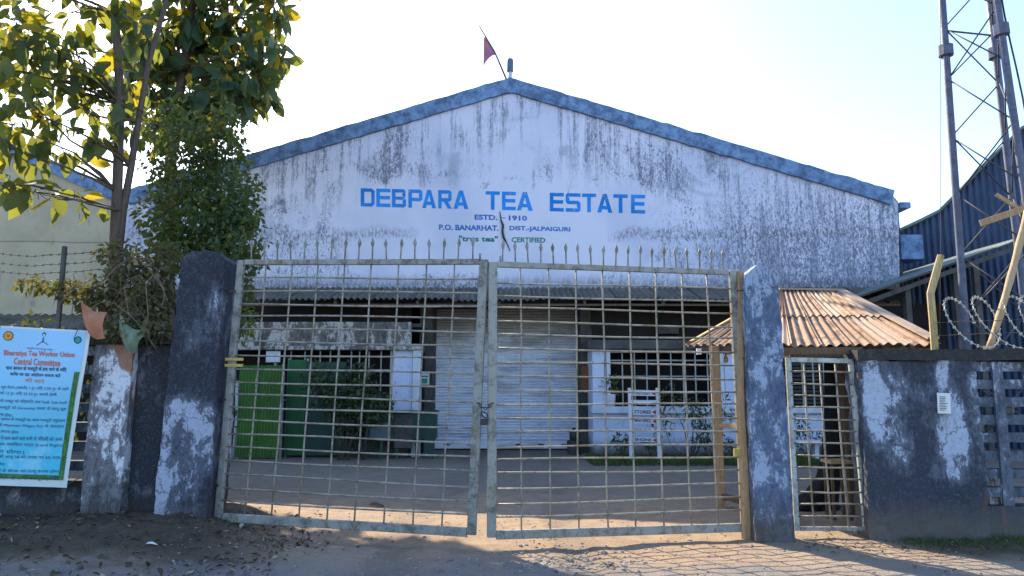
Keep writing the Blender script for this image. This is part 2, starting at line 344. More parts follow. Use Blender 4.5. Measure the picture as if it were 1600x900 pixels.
# ------------------------------------------------------------------ mesh builder
class MB:
    def __init__(s): s.v = []; s.f = []; s.sm = []; s.uv = None
    def add(s, vs, fs, smooth=False):
        k = len(s.v); s.v += [Vector(v) for v in vs]
        for f in fs: s.f.append(tuple(i + k for i in f)); s.sm.append(smooth)
        return s
    def hexa(s, b, t):            # bottom 4 ccw from above, top 4
        return s.add(list(b) + list(t), [(3, 2, 1, 0), (4, 5, 6, 7), (0, 1, 5, 4), (1, 2, 6, 5), (2, 3, 7, 6), (3, 0, 4, 7)])
    def box(s, x0, x1, y0, y1, z0, z1):
        return s.hexa([(x0, y0, z0), (x1, y0, z0), (x1, y1, z0), (x0, y1, z0)], [(x0, y0, z1), (x1, y0, z1), (x1, y1, z1), (x0, y1, z1)])
    def beam(s, a, b, w, d, up=(0, 1, 0)):   # rectangular bar from a to b; d along 'up'
        a, b = Vector(a), Vector(b); t = (b - a).normalized(); n = Vector(up); n = (n - t * n.dot(t)).normalized(); c = t.cross(n)
        q = [(c * i * w + n * j * d) * .5 for i, j in ((-1, -1), (1, -1), (1, 1), (-1, 1))]
        return s.hexa([a + o for o in q], [b + o for o in q])
    def tube(s, pts, r, n=6, cap=True, smooth=True):
        pts = [Vector(p) for p in pts]; rs = r if isinstance(r, (list, tuple)) else [r] * len(pts)
        vs, fs = [], []; up = None
        for i, p in enumerate(pts):
            t = (pts[min(i + 1, len(pts) - 1)] - pts[max(i - 1, 0)]).normalized()
            if up is None: up = Vector((0, 0, 1)) if abs(t.z) < .9 else Vector((0, 1, 0))
            up = (up - t * up.dot(t)).normalized(); c = t.cross(up)
            for k in range(n):
                a = 2 * math.pi * k / n; vs.append(p + (up * math.cos(a) + c * math.sin(a)) * rs[i])
        for i in range(len(pts) - 1):
            for k in range(n):
                fs.append((i * n + k, i * n + (k + 1) % n, (i + 1) * n + (k + 1) % n, (i + 1) * n + k))
        if cap: fs += [tuple(range(n - 1, -1, -1)), tuple((len(pts) - 1) * n + k for k in range(n))]
        return s.add(vs, fs, smooth)
    def prism(s, poly, y0, y1):     # polygon of (x, z) extruded in y
        n = len(poly)
        return s.add([(x, y0, z) for x, z in poly] + [(x, y1, z) for x, z in poly],
                     [tuple(range(n)), tuple(range(2 * n - 1, n - 1, -1))] + [(i, i + n, (i + 1) % n + n, (i + 1) % n) for i in range(n)])
    def grid(s, fn, nu, nv, smooth=True):
        vs = [fn(i / nu, j / nv) for j in range(nv + 1) for i in range(nu + 1)]
        fs = [(j * (nu + 1) + i, j * (nu + 1) + i + 1, (j + 1) * (nu + 1) + i + 1, (j + 1) * (nu + 1) + i) for j in range(nv) for i in range(nu)]
        return s.add(vs, fs, smooth)
    def build(s, name, mat, parent=None, bevel=0, kind=None):
        off = parent_loc(parent)
        me = bpy.data.meshes.new(name)
        me.from_pydata([v - off for v in s.v], [], s.f)
        me.polygons.foreach_set('use_smooth', s.sm)
        me.materials.append(M[mat]); me.update()
        o = bpy.data.objects.new(name, me); C.objects.link(o)
        if parent is not None: o.parent = parent
        if kind: o['kind'] = kind
        if bevel:
            b = o.modifiers.new('bevel', 'BEVEL'); b.width = bevel; b.segments = 2; b.limit_method = 'ANGLE'
        return o
def parent_loc(p):
    off = Vector((0, 0, 0))
    while p is not None: off += Vector(p.location); p = p.parent
    return off
def thing(name, loc, label, cat, group=None):
    o = bpy.data.objects.new(name, None); o.empty_display_size = .2; C.objects.link(o); o.location = loc
    return tag(o, label, cat, group)
def tag(o, label, cat, group=None):
    o['label'] = label; o['category'] = cat
    if group: o['group'] = group
    return o
def rebase(o, loc):
    """move a one-mesh thing's origin to its base"""
    d = Vector(loc); o.data.transform(Matrix.Translation(-d)); o.location = d; return o
def rough_up(mb, amp, sc=2.0):
    for v in mb.v:
        d = mnoise.noise_vector(v * sc) * amp; v += d
    return mb
def rbox(x0, x1, y0, y1, z0, z1, step=.12, amp=.012, sc=4.):
    """box with subdivided, uneven faces"""
    bm = bmesh.new(); nx, ny, nz = [max(1, round(d / step)) for d in (x1 - x0, y1 - y0, z1 - z0)]
    mb = MB()
    g = lambda f, a, b: mb.grid(f, a, b, False)
    g(lambda s, t: Vector((lerp(x0, x1, s), y0, lerp(z0, z1, t))), nx, nz)
    g(lambda s, t: Vector((lerp(x1, x0, s), y1, lerp(z0, z1, t))), nx, nz)
    g(lambda s, t: Vector((x0, lerp(y1, y0, s), lerp(z0, z1, t))), ny, nz)
    g(lambda s, t: Vector((x1, lerp(y0, y1, s), lerp(z0, z1, t))), ny, nz)
    g(lambda s, t: Vector((lerp(x0, x1, s), lerp(y0, y1, t), z1)), nx, ny)
    bm.free()
    return rough_up(mb, amp, sc)

def text_mb(body, TL, TR, BL, lift=Vector((0, 0, 0)), bold=.0, fn=None, res=3):
    """flat lettering fitted to the parallelogram TL-TR-BL (or mapped by fn(s, t))"""
    cu = bpy.data.curves.new('t', 'FONT'); cu.body = body; cu.resolution_u = res; cu.offset = bold; cu.fill_mode = 'FRONT'
    ob = bpy.data.objects.new('t', cu); C.objects.link(ob)
    dg = bpy.context.evaluated_depsgraph_get(); me = bpy.data.meshes.new_from_object(ob.evaluated_get(dg))
    vs = [v.co.copy() for v in me.vertices]; fs = [tuple(p.vertices) for p in me.polygons]
    bpy.data.objects.remove(ob); bpy.data.curves.remove(cu); bpy.data.meshes.remove(me)
    mb = MB()
    if not vs: return mb
    x0 = min(v.x for v in vs); x1 = max(v.x for v in vs); y0 = min(v.y for v in vs); y1 = max(v.y for v in vs)
    out = []
    for v in vs:
        s = (v.x - x0) / max(1e-6, x1 - x0); t = (y1 - v.y) / max(1e-6, y1 - y0)
        out.append(fn(s, t) if fn else Vector(TL) + (Vector(TR) - Vector(TL)) * s + (Vector(BL) - Vector(TL)) * t + lift)
    return mb.add(out, fs)

def corr(A, B, Cc, D, waves, amp=.012, rows=4, sag=0., jag=0., seed=0):
    """corrugated sheet: A-B lower edge, D-C upper edge; ridges run from A-B to D-C"""
    A, B, Cc, D = map(Vector, (A, B, Cc, D)); n = ((B - A).cross(D - A)).normalized()
    rnd = random.Random(seed); jl = [rnd.uniform(-1, 1) * jag for _ in range(waves + 2)]
    def fn(s, t):
        p = (A + (B - A) * s) * (1 - t) + (D + (Cc - D) * s) * t
        p = p + n * (amp * math.cos(2 * math.pi * waves * s) - sag * math.sin(math.pi * t))
        if t == 0 and jag: p = p + (D - A).normalized() * jl[int(s * waves)]
        return p
    mb = MB(); mb.grid(fn, waves * 6, rows)
    k = len(mb.v); nf = len(mb.f)                      # underside, 3 mm below
    mb.add([v - n * .003 for v in mb.v[:k]], [tuple(reversed(f)) for f in mb.f[:nf]], True)
    return mb

# ================================================================== GROUND
def ground_z(x, y):
    z = .24 * smooth(-2.3, -3.3, x) * smooth(6.2, 7.7, y) * smooth(9.6, 8.6, y)
    for xr in (-.95, .75):
        z -= .022 * math.exp(-((x - xr - .18 * math.sin(y * .55)) / .16) ** 2) * smooth(17, 13, y)
    near = smooth(14, 9, y) * smooth(9, 7, abs(x)) * smooth(1.5, 3, y)
    z += near * (.035 * (mnoise.noise(Vector((x * .9, y * .9, 0)))) + .018 * mnoise.noise(Vector((x * 3.1, y * 3.1, 3))) + .008 * mnoise.noise(Vector((x * 9, y * 9, 7))))
    return z
def axis(parts):
    o = []
    for a, b, st in parts:
        k = a
        while k < b - 1e-6: o.append(k); k += st
    o.append(parts[-1][1]); return o
xs = axis([(-900, -100, 200), (-100, -12, 11), (-12, -8, .5), (-8, 8, .1), (8, 12, .5), (12, 100, 11), (100, 900, 200)])
ys = axis([(-200, -4, 28), (-4, 3, .5), (3, 12, .1), (12, 22, .5), (22, 110, 11), (110, 1900, 200)])
gm = MB()
gm.add([(x, y, ground_z(x, y)) for y in ys for x in xs],
       [(j * len(xs) + i, j * len(xs) + i + 1, (j + 1) * len(xs) + i + 1, (j + 1) * len(xs) + i) for j in range(len(ys) - 1) for i in range(len(xs) - 1)], True)
g = gm.build('ground', 'ground'); g['kind'] = 'structure'

# ================================================================== FACTORY BUILDING
YF = 18.6
apex = P(797, 124, YF); re = P(1395, 300, YF); le = Vector((2 * apex.x - re.x, YF, re.z))
zlow = P(800, 452, YF).z
fac = thing('factory_building', (0, YF, 0), 'wide gabled tea factory with weathered white front and blue painted lettering', 'building')
YB = 50.0
def facade_poly():
    mb = MB(); nx = 60
    poly = [(le.x, zlow), (re.x, zlow), (re.x + .12, re.z - .25), (re.x, re.z - .1), (apex.x, apex.z - .1), (le.x, le.z - .1)]
    return mb.prism(poly, YF, YF + .35)
facade_poly().build('gable_wall', 'facade', fac)
# coping bands along the two slopes
for e, nm in ((le, 'coping'), (re, 'coping')):
    d = (apex - e).normalized(); steps = 60
    mb = MB(); L = (apex - e).length
    up = Vector((-d.z, 0, d.x)) if d.x > 0 else Vector((d.z, 0, -d.x))
    def rail(t, hi, yy):
        p = e + d * (L * t); wob = .022 * mnoise.noise(Vector((t * 22, hi * 3, e.x))) + .022 * mnoise.noise(Vector((t * 71, hi * 5, e.x)))
        if not hi: return Vector((p.x, yy, p.z)) - up * (.36 + wob)
        return Vector((p.x, yy, p.z)) + up * (.02 + wob)
    y0, y1 = YF - .09, YF + .5
    a = []
    for i in range(steps + 1):
        t = i / steps
        lo0, hi0, lo1, hi1 = rail(t, 0, y0), rail(t, 1, y0), rail(t, 0, y1), rail(t, 1, y1)
        if i == steps:
            for q in (lo0, hi0, lo1, hi1): q.x = apex.x
            lo0.z = lo1.z = apex.z - .40; hi0.z = hi1.z = apex.z + .02
        a.append((lo0, hi0, hi1, lo1))
    vs = [q for r_ in a for q in r_]; fs = []
    for i in range(steps):
        for k in range(4): fs.append((i * 4 + k, i * 4 + (k + 1) % 4, (i + 1) * 4 + (k + 1) % 4, (i + 1) * 4 + k))
    fs += [(0, 1, 2, 3)]
    if d.x < 0: fs = [tuple(reversed(f)) for f in fs]
    mb.add(vs, fs).build('coping', 'coping', fac)
# roof slopes behind
for s_, e in ((-1, le), (1, re)):
    A = Vector((e.x, YF + .5, e.z - .12)); B = Vector((e.x, YB, e.z - .12)); c1 = Vector((apex.x, YB, apex.z - .12)); d1 = Vector((apex.x, YF + .5, apex.z - .12))
    corr(*( (A, B, c1, d1) if s_ > 0 else (B, A, d1, c1)), 60, .03, 2).build('roof_slope', 'shedroof', fac)
    MB().box(*( (e.x - .01, e.x + .3) if s_ < 0 else (e.x - .3, e.x + .01)), YF + .36, YB, 0, e.z - .16).build('side_wall', 'facade', fac)
MB().prism([(le.x, 0), (re.x, 0), (re.x, re.z - .3), (apex.x, apex.z - .3), (le.x, le.z - .3)], YB - .3, YB - .02).build('rear_wall', 'facade', fac)
# gutter stub at the right eave, downpipe
ge = P(1398, 322, YF)
MB().box(re.x + .14, re.x + .42, YF - .05, YF + .9, ge.z - .06, ge.z + .1).build('gutter_end', 'coping', fac, .02)
MB().tube([(re.x + .2, YF + .3, ge.z - .05), (re.x + .2, YF + .3, 3.4), (re.x + .45, YF + .3, 3.0), (re.x + .45, YF + .3, 0)], .07, 10).build('downpipe', 'conc', fac)
mb = MB(); pp = P(1408, 392, YF)
mb.box(re.x + .16, re.x + .75, YF + .1, YF + .8, pp.z - .2, pp.z + .45); mb.build('rainwater_hopper', 'coping', fac, .03)

# ---- lettering: block strokes
def stroke_letter(ch):
    """strokes as quads in a 0..1 box; w = stroke width x, h = stroke height"""
    w_, h_ = .26, .19
    q = lambda x0, y0, x1, y1: [(x0, y0), (x1, y0), (x1, y1), (x0, y1)]
    o = []
    if ch == 'E': o = [q(0, 0, w_, 1), q(w_, 0, 1, h_), q(w_, .42, .96, .42 + h_), q(w_, 1 - h_, 1, 1)]
    if ch == 'T': o = [q(0, 1 - h_, 1, 1), q(.37, 0, .63, 1 - h_)]
    if ch == 'D': o = [q(0, 0, w_, 1), q(w_, 0, .8, h_), q(w_, 1 - h_, .8, 1), [(.8, 0), (1, .14), (.76, .24), (.74, h_)], [(.8, 1), (.74, 1 - h_), (.76, .76), (1, .86)], [(.76, .24), (1, .14), (1, .86), (.76, .76)]]
    if ch == 'P': o = [q(0, 0, w_, 1), q(w_, 1 - h_, .84, 1), q(w_, .36, .84, .36 + h_), [(.84, .36), (1, .46), (1, .9), (.84, 1), (.84, 1 - h_), (.76, .78), (.76, .58), (.84, .36 + h_)]]
    if ch == 'R': o = [q(0, 0, w_, 1), q(w_, 1 - h_, .84, 1), q(w_, .38, .84, .38 + h_), [(.84, .38), (1, .48), (1, .9), (.84, 1), (.84, 1 - h_), (.76, .78), (.76, .58), (.84, .38 + h_)], [(.42, .38), (.72, 0), (1.04, 0), (.72, .38)]]
    if ch == 'B': o = [q(0, 0, w_, 1), q(w_, 0, .85, h_), q(w_, .42, .85, .42 + h_ * .9), q(w_, 1 - h_, .85, 1), [(.85, 0), (1, .1), (1, .42), (.92, .5), (.85, .42), (.76, .38), (.76, .22), (.85, h_)], [(.85, .6), (.92, .5), (.97, .6), (.97, .9), (.85, 1), (.85, 1 - h_), (.74, .78), (.74, .64)]]
    if ch == 'A': o = [[(-.04, 0), (.25, 0), (.52, .78), (.36, 1)], [(.75, 0), (1.04, 0), (.64, 1), (.48, .78)], [(.36, 1), (.52, .78), (.48, .78), (.64, 1)], [(.30, .18), (.70, .18), (.65, .36), (.35, .36)]]
    if ch == 'S': o = [q(.1, 1 - h_, 1, 1), q(.14, .41, .86, .41 + h_), q(0, 0, .88, h_), [(.1, 1), (.1, 1 - h_), (.24, .76), (.24, .62), (.14, .41), (0, .52), (0, .9)], [(.88, 0), (1, .1), (1, .48), (.86, .41 + h_), (.76, .4), (.76, .24), (.88, h_)]]
    return o
LET = [('D', 563.6, 585.4), ('E', 588, 610), ('B', 612.3, 634.3), ('P', 638, 660), ('A', 660.5, 680.5), ('R', 684.7, 705.5), ('A', 709.4, 731),
       ('T', 758.7, 781), ('E', 784.3, 806), ('A', 808.6, 831.6), ('E', 859, 881), ('S', 884, 907), ('T', 909.3, 931.5), ('A', 934, 956), ('T', 958.5, 981), ('E', 986, 1008)]
YL = YF - .004
for ch, u0, u1 in LET:
    top = lambda u: 294 + (u - 564) * 10.5 / 444
    bot = lambda u: top(u) + 28.5 + (u - 564) * .8 / 444
    mb = MB()
    for k, poly in enumerate(stroke_letter(ch)):
        vs = []
        for x, y in poly:
            u = u0 + (u1 - u0) * x; vs.append(P(u, lerp(bot(u), top(u), y), YL - .0006 * (k % 5)))
        mb.add(vs, [tuple(range(len(vs)))])
    mb.build('letter', 'letters', fac)
def fac_text(body, u0, u1, v0, v1, dv, mat, bold=.02):
    text_mb(body, P(u0, v0, YL), P(u1, v0 + dv, YL), P(u0, v1, YL), bold=bold).build('painted_line', mat, fac)
fac_text('ESTD.', 741.5, 777, 335, 343.2, .8, 'letters2', .035); fac_text('–', 782, 790, 339.6, 340.8, .1, 'letters2', .03)
fac_text('1910', 795, 823.5, 336.3, 344.6, .6, 'letters2', .035)
fac_text('P.O. BANARHAT.', 686, 779, 350.5, 359.3, 1.6, 'letters2', .035); fac_text('DIST.-JALPAIGURI', 796, 891, 352.8, 361.6, 2, 'letters2', .035)
fac_text('"trus tea"', 717, 778, 368, 377, 1, 'letters_g', .03); fac_text('CERTIFIED', 799.5, 852, 370.5, 378.6, .8, 'letters_g', .03)
# loose cable hanging on the wall between the lines
MB().tube([P(781, 330, YL - .02), P(783, 345, YL - .03), P(786, 352, YL - .03), P(785, 362, YL - .03), P(787, 371, YL - .03), P(792, 380, YL - .02), P(797, 392, YL - .02)], [.01, .02, .035, .03, .035, .014, .01], 6).build('hanging_cable', 'steel_d', fac)

# ---- ground floor: two office blocks with the shutter recessed between them
YO = 17.2
shL, shR = P(677, 600, 19.3).x, P(905, 600, 19.3).x
zA = P(800, 461, YF).z
def px(u, Y): return P(u, 600, Y).x
def pz(v, Y): return P(800, v, Y).z
# beam under gable, ceiling slab of veranda
MB().box(le.x, re.x, YF + .02, YF + .33, zA - .25, zlow - .003).build('beam', 'conc', fac)
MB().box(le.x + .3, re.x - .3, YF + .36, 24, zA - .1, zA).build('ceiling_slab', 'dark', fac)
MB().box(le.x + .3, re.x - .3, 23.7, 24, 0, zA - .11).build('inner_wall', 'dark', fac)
# piers beside the shutter
for u0, u1, m_ in ((656, 676, 'conc'), (907, 924, 'conc')):
    rbox(px(u0, 18.5), px(u1, 18.5), 18.3, 19.25, 0, zA - .26, .3, .01).build('pier', m_, fac)
# shutter
sh = bpy.data.objects.new('roller_shutter', None); C.objects.link(sh); sh.parent = fac; sh.location = (0, 19.3 - YF, 0)
zs0, zs1 = .10, zA - .27
mb = MB(); n = 46; pr = []
for i in range(n):
    z0 = lerp(zs0 + .14, zs1, i / n); hgt = (zs1 - zs0 - .14) / n
    for t, d in ((0, 0), (.2, -.022), (.5, -.034), (.8, -.022), (.97, .004)): pr.append((z0 + hgt * t, 19.3 + d + .008 * mnoise.noise(Vector((i * .7, 0, 0)))))
pr.append((zs1, 19.3))
nxs = 12
def shp(i, k):
    x = lerp(shL + .03, shR - .03, k / nxs); z, y = pr[i]
    return (x, y + .02 * mnoise.noise(Vector((x * .8, z * .6, 2))), z + .006 * mnoise.noise(Vector((x * 1.5, z * 2, 5))))
mb.add([shp(i, k) for i in range(len(pr)) for k in range(nxs + 1)],
       [(i * (nxs + 1) + k, i * (nxs + 1) + k + 1, (i + 1) * (nxs + 1) + k + 1, (i + 1) * (nxs + 1) + k) for i in range(len(pr) - 1) for k in range(nxs)])
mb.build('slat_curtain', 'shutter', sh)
mb = MB().box(shL + .03, shR - .03, 19.22, 19.31, zs0 - .07, zs0 + .135); mb.build('bottom_bar', 'shutter', sh, .01)
for u in (700, 735, 810, 845, 880):
    x = px(u, 19.2); MB().tube([(x - .07, 19.2, zs0 + .03), (x, 19.17, zs0 + .045), (x + .07, 19.2, zs0 + .03)], .014, 6).build('pull_handle', 'steel_d', sh)
for x in (shL, shR):
    MB().box(x - .05, x + .05, 19.2, 19.4, 0, zs1).build('guide_rail', 'conc', sh, .01)
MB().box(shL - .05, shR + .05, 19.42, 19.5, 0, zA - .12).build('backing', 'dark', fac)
# awning sheets
ua = [385, 560] ; YA0 = 16.95
zf = pz(468, YA0); zr = pz(450, YF) 
x = px(372, YA0); i = 0; xe = px(1420, YA0)
while x < xe:
    wd = random.uniform(.92, 1.02); dz = random.uniform(-.03, .03)
    corr((x, YA0 + random.uniform(-.06, .06), zf + dz), (x + wd + .05, YA0 + random.uniform(-.06, .06), zf + dz), (x + wd + .05, YF - .02, zr + .006 * (i % 2)), (x, YF - .02, zr + .006 * (i % 2)), 7, .028, 4, 0, .015, i).build('awning_sheet', 'awning', fac)
    x += wd; i += 1
for xx in [px(u, 17.1) for u in (400, 520, 650, 780, 915, 1040, 1160, 1290, 1400)]:
    MB().beam((xx, YA0 + .1, zf - .05), (xx, YF, zr - .07), .06, .08, (0, 0, 1)).build('rafter', 'wood_d', fac)
MB().beam((px(372, 17.1), YA0 + .15, zf - .11), (px(1415, 17.1), YA0 + .15, zf - .11), .07, .05, (0, 0, 1)).build('eaves_beam', 'wood_d', fac)

# right office block: wall below, window band, ledge
XR0, XR1 = px(926, YO), px(1420, YO)
zsill0, zsill1 = pz(646, YO), pz(635, YO); zwt = pz(546, YO); zch = pz(536, YO)
rbox(XR0, XR1, YO, YO + .25, 0, zsill0, .25, .008).build('dado_wall', 'blue_wall', fac)
MB().box(XR0 - .05, XR1, YO - .12, YO + .3, zsill0 + .003, zsill1).build('window_sill', 'white_paint', fac, .012)
MB().box(XR0 - .12, XR1, YO - .18, YF - .05, zwt, zch + .06).build('sunshade_slab', 'conc', fac, .015)
MB().box(XR0, XR0 + .25, YO + .26, YF, 0, zwt - .003).build('return_wall', 'blue_wall', fac)
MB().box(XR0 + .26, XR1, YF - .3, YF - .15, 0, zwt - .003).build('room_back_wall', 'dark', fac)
def window(u0, u1, nb, rails, shut=False):
    x0, x1 = px(u0, YO), px(u1, YO); wnd = bpy.data.objects.new('window', None); C.objects.link(wnd); wnd.parent = fac; wnd.location = (x0, YO - YF, zsill1)
    for a, b in ((x0, x0 + .09), (x1 - .09, x1)): MB().box(a, b, YO - .02, YO + .12, zsill1 + .002, zwt - .002).build('jamb', 'white_paint', wnd, .006)
    MB().box(x0 + .092, x1 - .092, YO - .01, YO + .11, zwt - .075, zwt - .004).build('head', 'bars_in', wnd)
    for k in range(1, nb):
        xx = lerp(x0 + .09, x1 - .09, k / nb)
        MB().box(xx - .014, xx + .014, YO + .02, YO + .05, zsill1 + .002, zwt - .077).build('bar', 'bars_in', wnd)
    for zz in rails: MB().box(x0 + .092, x1 - .092, YO + .052, YO + .075, zz - .016, zz + .016).build('rail', 'bars_in', wnd)
    if shut:
        for k in range(14):
            zz = lerp(zsill1 + .05, zwt - .1, k / 13)
            MB().hexa([(x0 + .1, YO + .14, zz), (x1 - .1, YO + .14, zz), (x1 - .1, YO + .2, zz + .05), (x0 + .1, YO + .2, zz + .05)], [(x0 + .1, YO + .14, zz + .012), (x1 - .1, YO + .14, zz + .012), (x1 - .1, YO + .2, zz + .062), (x0 + .1, YO + .2, zz + .062)]).build('louvre', 'conc', wnd)
window(948, 1132, 9, [pz(612, YO), pz(588, YO), pz(563, YO)])
window(1215, 1312, 5, [pz(600, YO)], True)
MB().box(px(926, YO), px(947, YO), YO, YO + .12, zsill1 + .002, zwt - .002).build('window_pier', 'blue_wall', fac)
MB().box(px(1133, YO), px(1214, YO), YO, YO + .12, zsill1 + .002, zwt - .002).build('window_pier', 'blue_wall', fac)
MB().box(px(1313, YO), XR1, YO, YO + .12, zsill1 + .002, zwt - .002).build('window_pier', 'dark', fac)
# things dimly seen in the void over the right office
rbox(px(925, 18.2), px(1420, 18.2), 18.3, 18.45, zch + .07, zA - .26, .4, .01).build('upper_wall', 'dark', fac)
MB().box(px(1030, 18.2), px(1062, 18.2), 18.1, 18.29, pz(522, 18.2), pz(508, 18.2)).build('vent_box', 'conc', fac, .01)

# left office block
XL0, XL1 = px(250, YO), px(660, YO)
zb0, zb1 = pz(541, YO), pz(503, YO)
rbox(XL0, px(640, YO), YO, YO + .18, zb0, zb1, .2, .01).build('parapet_band', 'band', fac)
MB().box(XL0, px(660, YO), YO - .14, YO + .3, zb0 - .09, zb0 - .003).build('lintel_ledge', 'band', fac, .012)
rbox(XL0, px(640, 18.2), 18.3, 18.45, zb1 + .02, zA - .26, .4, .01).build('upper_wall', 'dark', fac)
MB().box(XL0, px(655, YO), YO + .19, YF - .03, zb1 - .1, zb1 - .02).build('office_roof_slab', 'conc', fac)
rbox(XL0, px(640, YO), YO, YO + .2, 0, pz(662, YO), .25, .008).build('dado_wall', 'conc', fac)
MB().box(px(613, YO), px(644, YO), YO + .01, YO + .2, pz(662, YO) + .003, zb0 - .092).build('blue_wall_panel', 'blue_wall', fac)
MB().box(px(645, YO), px(658, YO), YO - .08, YO + .1, 0, zb0 - .092).build('white_post', 'white_paint', fac, .01)
MB().box(XL0, px(655, YO), YF - .35, YF - .2, 0, zb0 - .1).build('room_back_wall', 'dark', fac)
wl = bpy.data.objects.new('window', None); C.objects.link(wl); wl.parent = fac; wl.location = (px(430, YO), YO - YF, pz(662, YO))
zw0, zw1 = pz(662, YO) + .003, zb0 - .094
for u in (430, 612):
    MB().box(px(u, YO) - .05, px(u, YO), YO + .02, YO + .12, zw0, zw1).build('jamb', 'bars_in', wl)
for u in (452, 474, 498, 514, 528, 547, 560, 575, 594):
    MB().box(px(u, YO) - .013, px(u, YO) + .013, YO + .04, YO + .07, zw0, zw1).build('bar', 'bars_in', wl)
for v in (578, 625):
    MB().box(px(430, YO) + .002, px(612, YO) - .052, YO + .072, YO + .1, pz(v, YO) - .015, pz(v, YO) + .015).build('rail', 'bars_in', wl)
# small white board hung in the left room
ob = MB().box(px(415, YO), px(437, YO), YO - .06, YO - .02, pz(566, YO), pz(549, YO)).build('white_board', 'white_paint', fac)

# ================================================================== WING on the left and SHED on the right
YW = 19.6
wing = thing('factory_wing', (-14, YW, 0), 'cream limewashed gabled wing behind the tree at the left', 'building')
wx1 = le.x - .05
pt = [P(-700, -70, YW), P(40, 231, YW), P(200, 303, YW)]
sl_ = (pt[2].z - pt[1].z) / (pt[2].x - pt[1].x)
zr_ = lambda x: pt[1].z + sl_ * (x - pt[1].x)
wx0 = -32; wap = -21.0
MB().prism([(wx0, zlow - 1.2), (wx1, zlow - 1.2), (wx1, zr_(wx1) - .1), (wap, zr_(wap) - .1), (wx0, zr_(wap) - .1 + sl_ * (wap - wx0))], YW, YW + .3).build('gable_wall', 'cream', wing)
mb = MB(); a, b = Vector((wap, 0, zr_(wap))), Vector((wx1, 0, zr_(wx1)))
mb.hexa([(a.x, YW - .1, a.z - .36), (b.x, YW - .1, b.z - .36), (b.x, YW + .45, b.z - .36), (a.x, YW + .45, a.z - .36)], [(a.x, YW - .1, a.z), (b.x, YW - .1, b.z), (b.x, YW + .45, b.z), (a.x, YW + .45, a.z)]).build('coping', 'coping', wing)
corr((b.x, YW + .46, b.z - .1), (b.x, YB, b.z - .1), (a.x, YB, a.z - .1), (a.x, YW + .46, a.z - .1), 60, .03, 2).build('roof_slope', 'shedroof', wing)
corr((wx0, YB, zr_(wap) + sl_ * (wap - wx0)), (wx0, YW + .46, zr_(wap) + sl_ * (wap - wx0)), (a.x, YW + .46, a.z - .1), (a.x, YB, a.z - .1), 60, .03, 2).build('roof_slope', 'shedroof', wing)
MB().box(wx0, wx1, YW + 1.6, YW + 1.8, 0, zlow - 1.0).build('ground_floor_wall', 'dark', wing)
corr((wx0, YW - 1.4, 3.0), (wx1 - .5, YW - 1.4, 3.0), (wx1 - .5, YW - .02, 3.5), (wx0, YW - .02, 3.5), 90, .03, 2).build('awning_sheet', 'awning', wing)

YS = 21.0
shed = thing('corrugated_shed', (13, YS, 0), 'dark blue sheet clad shed rising behind the lattice mast', 'building')
out = [(1395, 372), (1408, 361), (1440, 346), (1468, 332), (1500, 300), (1545, 254), (1597, 203), (1610, 197), (1700, 118), (1800, 190), (1960, 330)]
SD = Vector((math.sin(R(37)), math.cos(R(37)), 0)); SE = Vector((SD.y, -SD.x, 0)); S0 = P(1395, 372, YS)
def on_plane(u, v):
    d = P(u, v, 1.0) - Vector((0, 0, EYE)); o = Vector((0, 0, EYE)); t = (S0 - o).dot(SD) / d.dot(SD); return o + d * t
poly = [on_plane(u, v) for u, v in out]; ks = [(p - S0).dot(SE) for p in poly]
def ztop(k):
    for (a, b, p, q) in zip(ks, ks[1:], poly, poly[1:]):
        if a <= k <= b: return lerp(p.z, q.z, (k - a) / (b - a))
    return poly[-1].z
k0 = ks[0]
while k0 < ks[-1] - .01:
    k1 = min(k0 + .95, ks[-1]); mb = MB(); n_ = 24; vs = []
    for i in range(n_ + 1):
        kk = lerp(k0, k1, i / n_); p = S0 + SE * kk + SD * (.03 * math.cos(2 * math.pi * 6 * i / n_)); vs += [(p.x, p.y, 0), (p.x, p.y, ztop(kk))]
    mb.add(vs, [(2 * i, 2 * i + 2, 2 * i + 3, 2 * i + 1) for i in range(n_)], True).build('cladding_sheet', 'shed', shed); k0 = k1
for a, b in zip(poly, poly[1:]):
    f0, f1, dz = a - SD * .15, b - SD * .15, Vector((0, 0, .06)); g0, g1 = a + SD * 24, b + SD * 24
    MB().hexa([f0 - dz * .3, f1 - dz * .3, g1 - dz * .3, g0 - dz * .3], [f0 + dz, f1 + dz, g1 + dz, g0 + dz]).build('roof_sheet', 'shedroof', shed)
# lean-to in front of the shed
la, lb = P(1335, 466, 16.5), P(1640, 362, 16.5)
lt = thing('lean_to', (la.x + 2, 17, 0), 'open lean-to with grey sheet roof sloping down towards the white factory', 'shed')
nS = 5
for i in range(nS):
    a, b = la.lerp(lb, i / nS), la.lerp(lb, (i + 1.06) / nS)
    # ridges run down the slope (along x)
    corr(a + Vector((0, 4.3, .1)), a + Vector((0, 0, .01 * i)), b + Vector((0, 0, .01 * i)), b + Vector((0, 4.3, .1)), 26, .025, 3, .0).build('roof_sheet', 'shedroof', lt)
MB().beam(la + Vector((.3, -.02, -.08)), lb + Vector((0, -.02, -.08)), .1, .05).build('edge_beam', 'conc', lt)
for u in (1420, 1497, 1530, 1620):
    q = P(u, 500, 16.7); zt = la.z + (q.x - la.x) * (lb.z - la.z) / (lb.x - la.x) - .12
    MB().beam((q.x, 16.7, 0), (q.x, 16.7, zt), .12, .12).build('post', 'conc', lt)
MB().box(la.x + .4, lb.x + 3, 20.3, 20.5, 0, la.z + .3).build('back_wall', 'dark', lt)

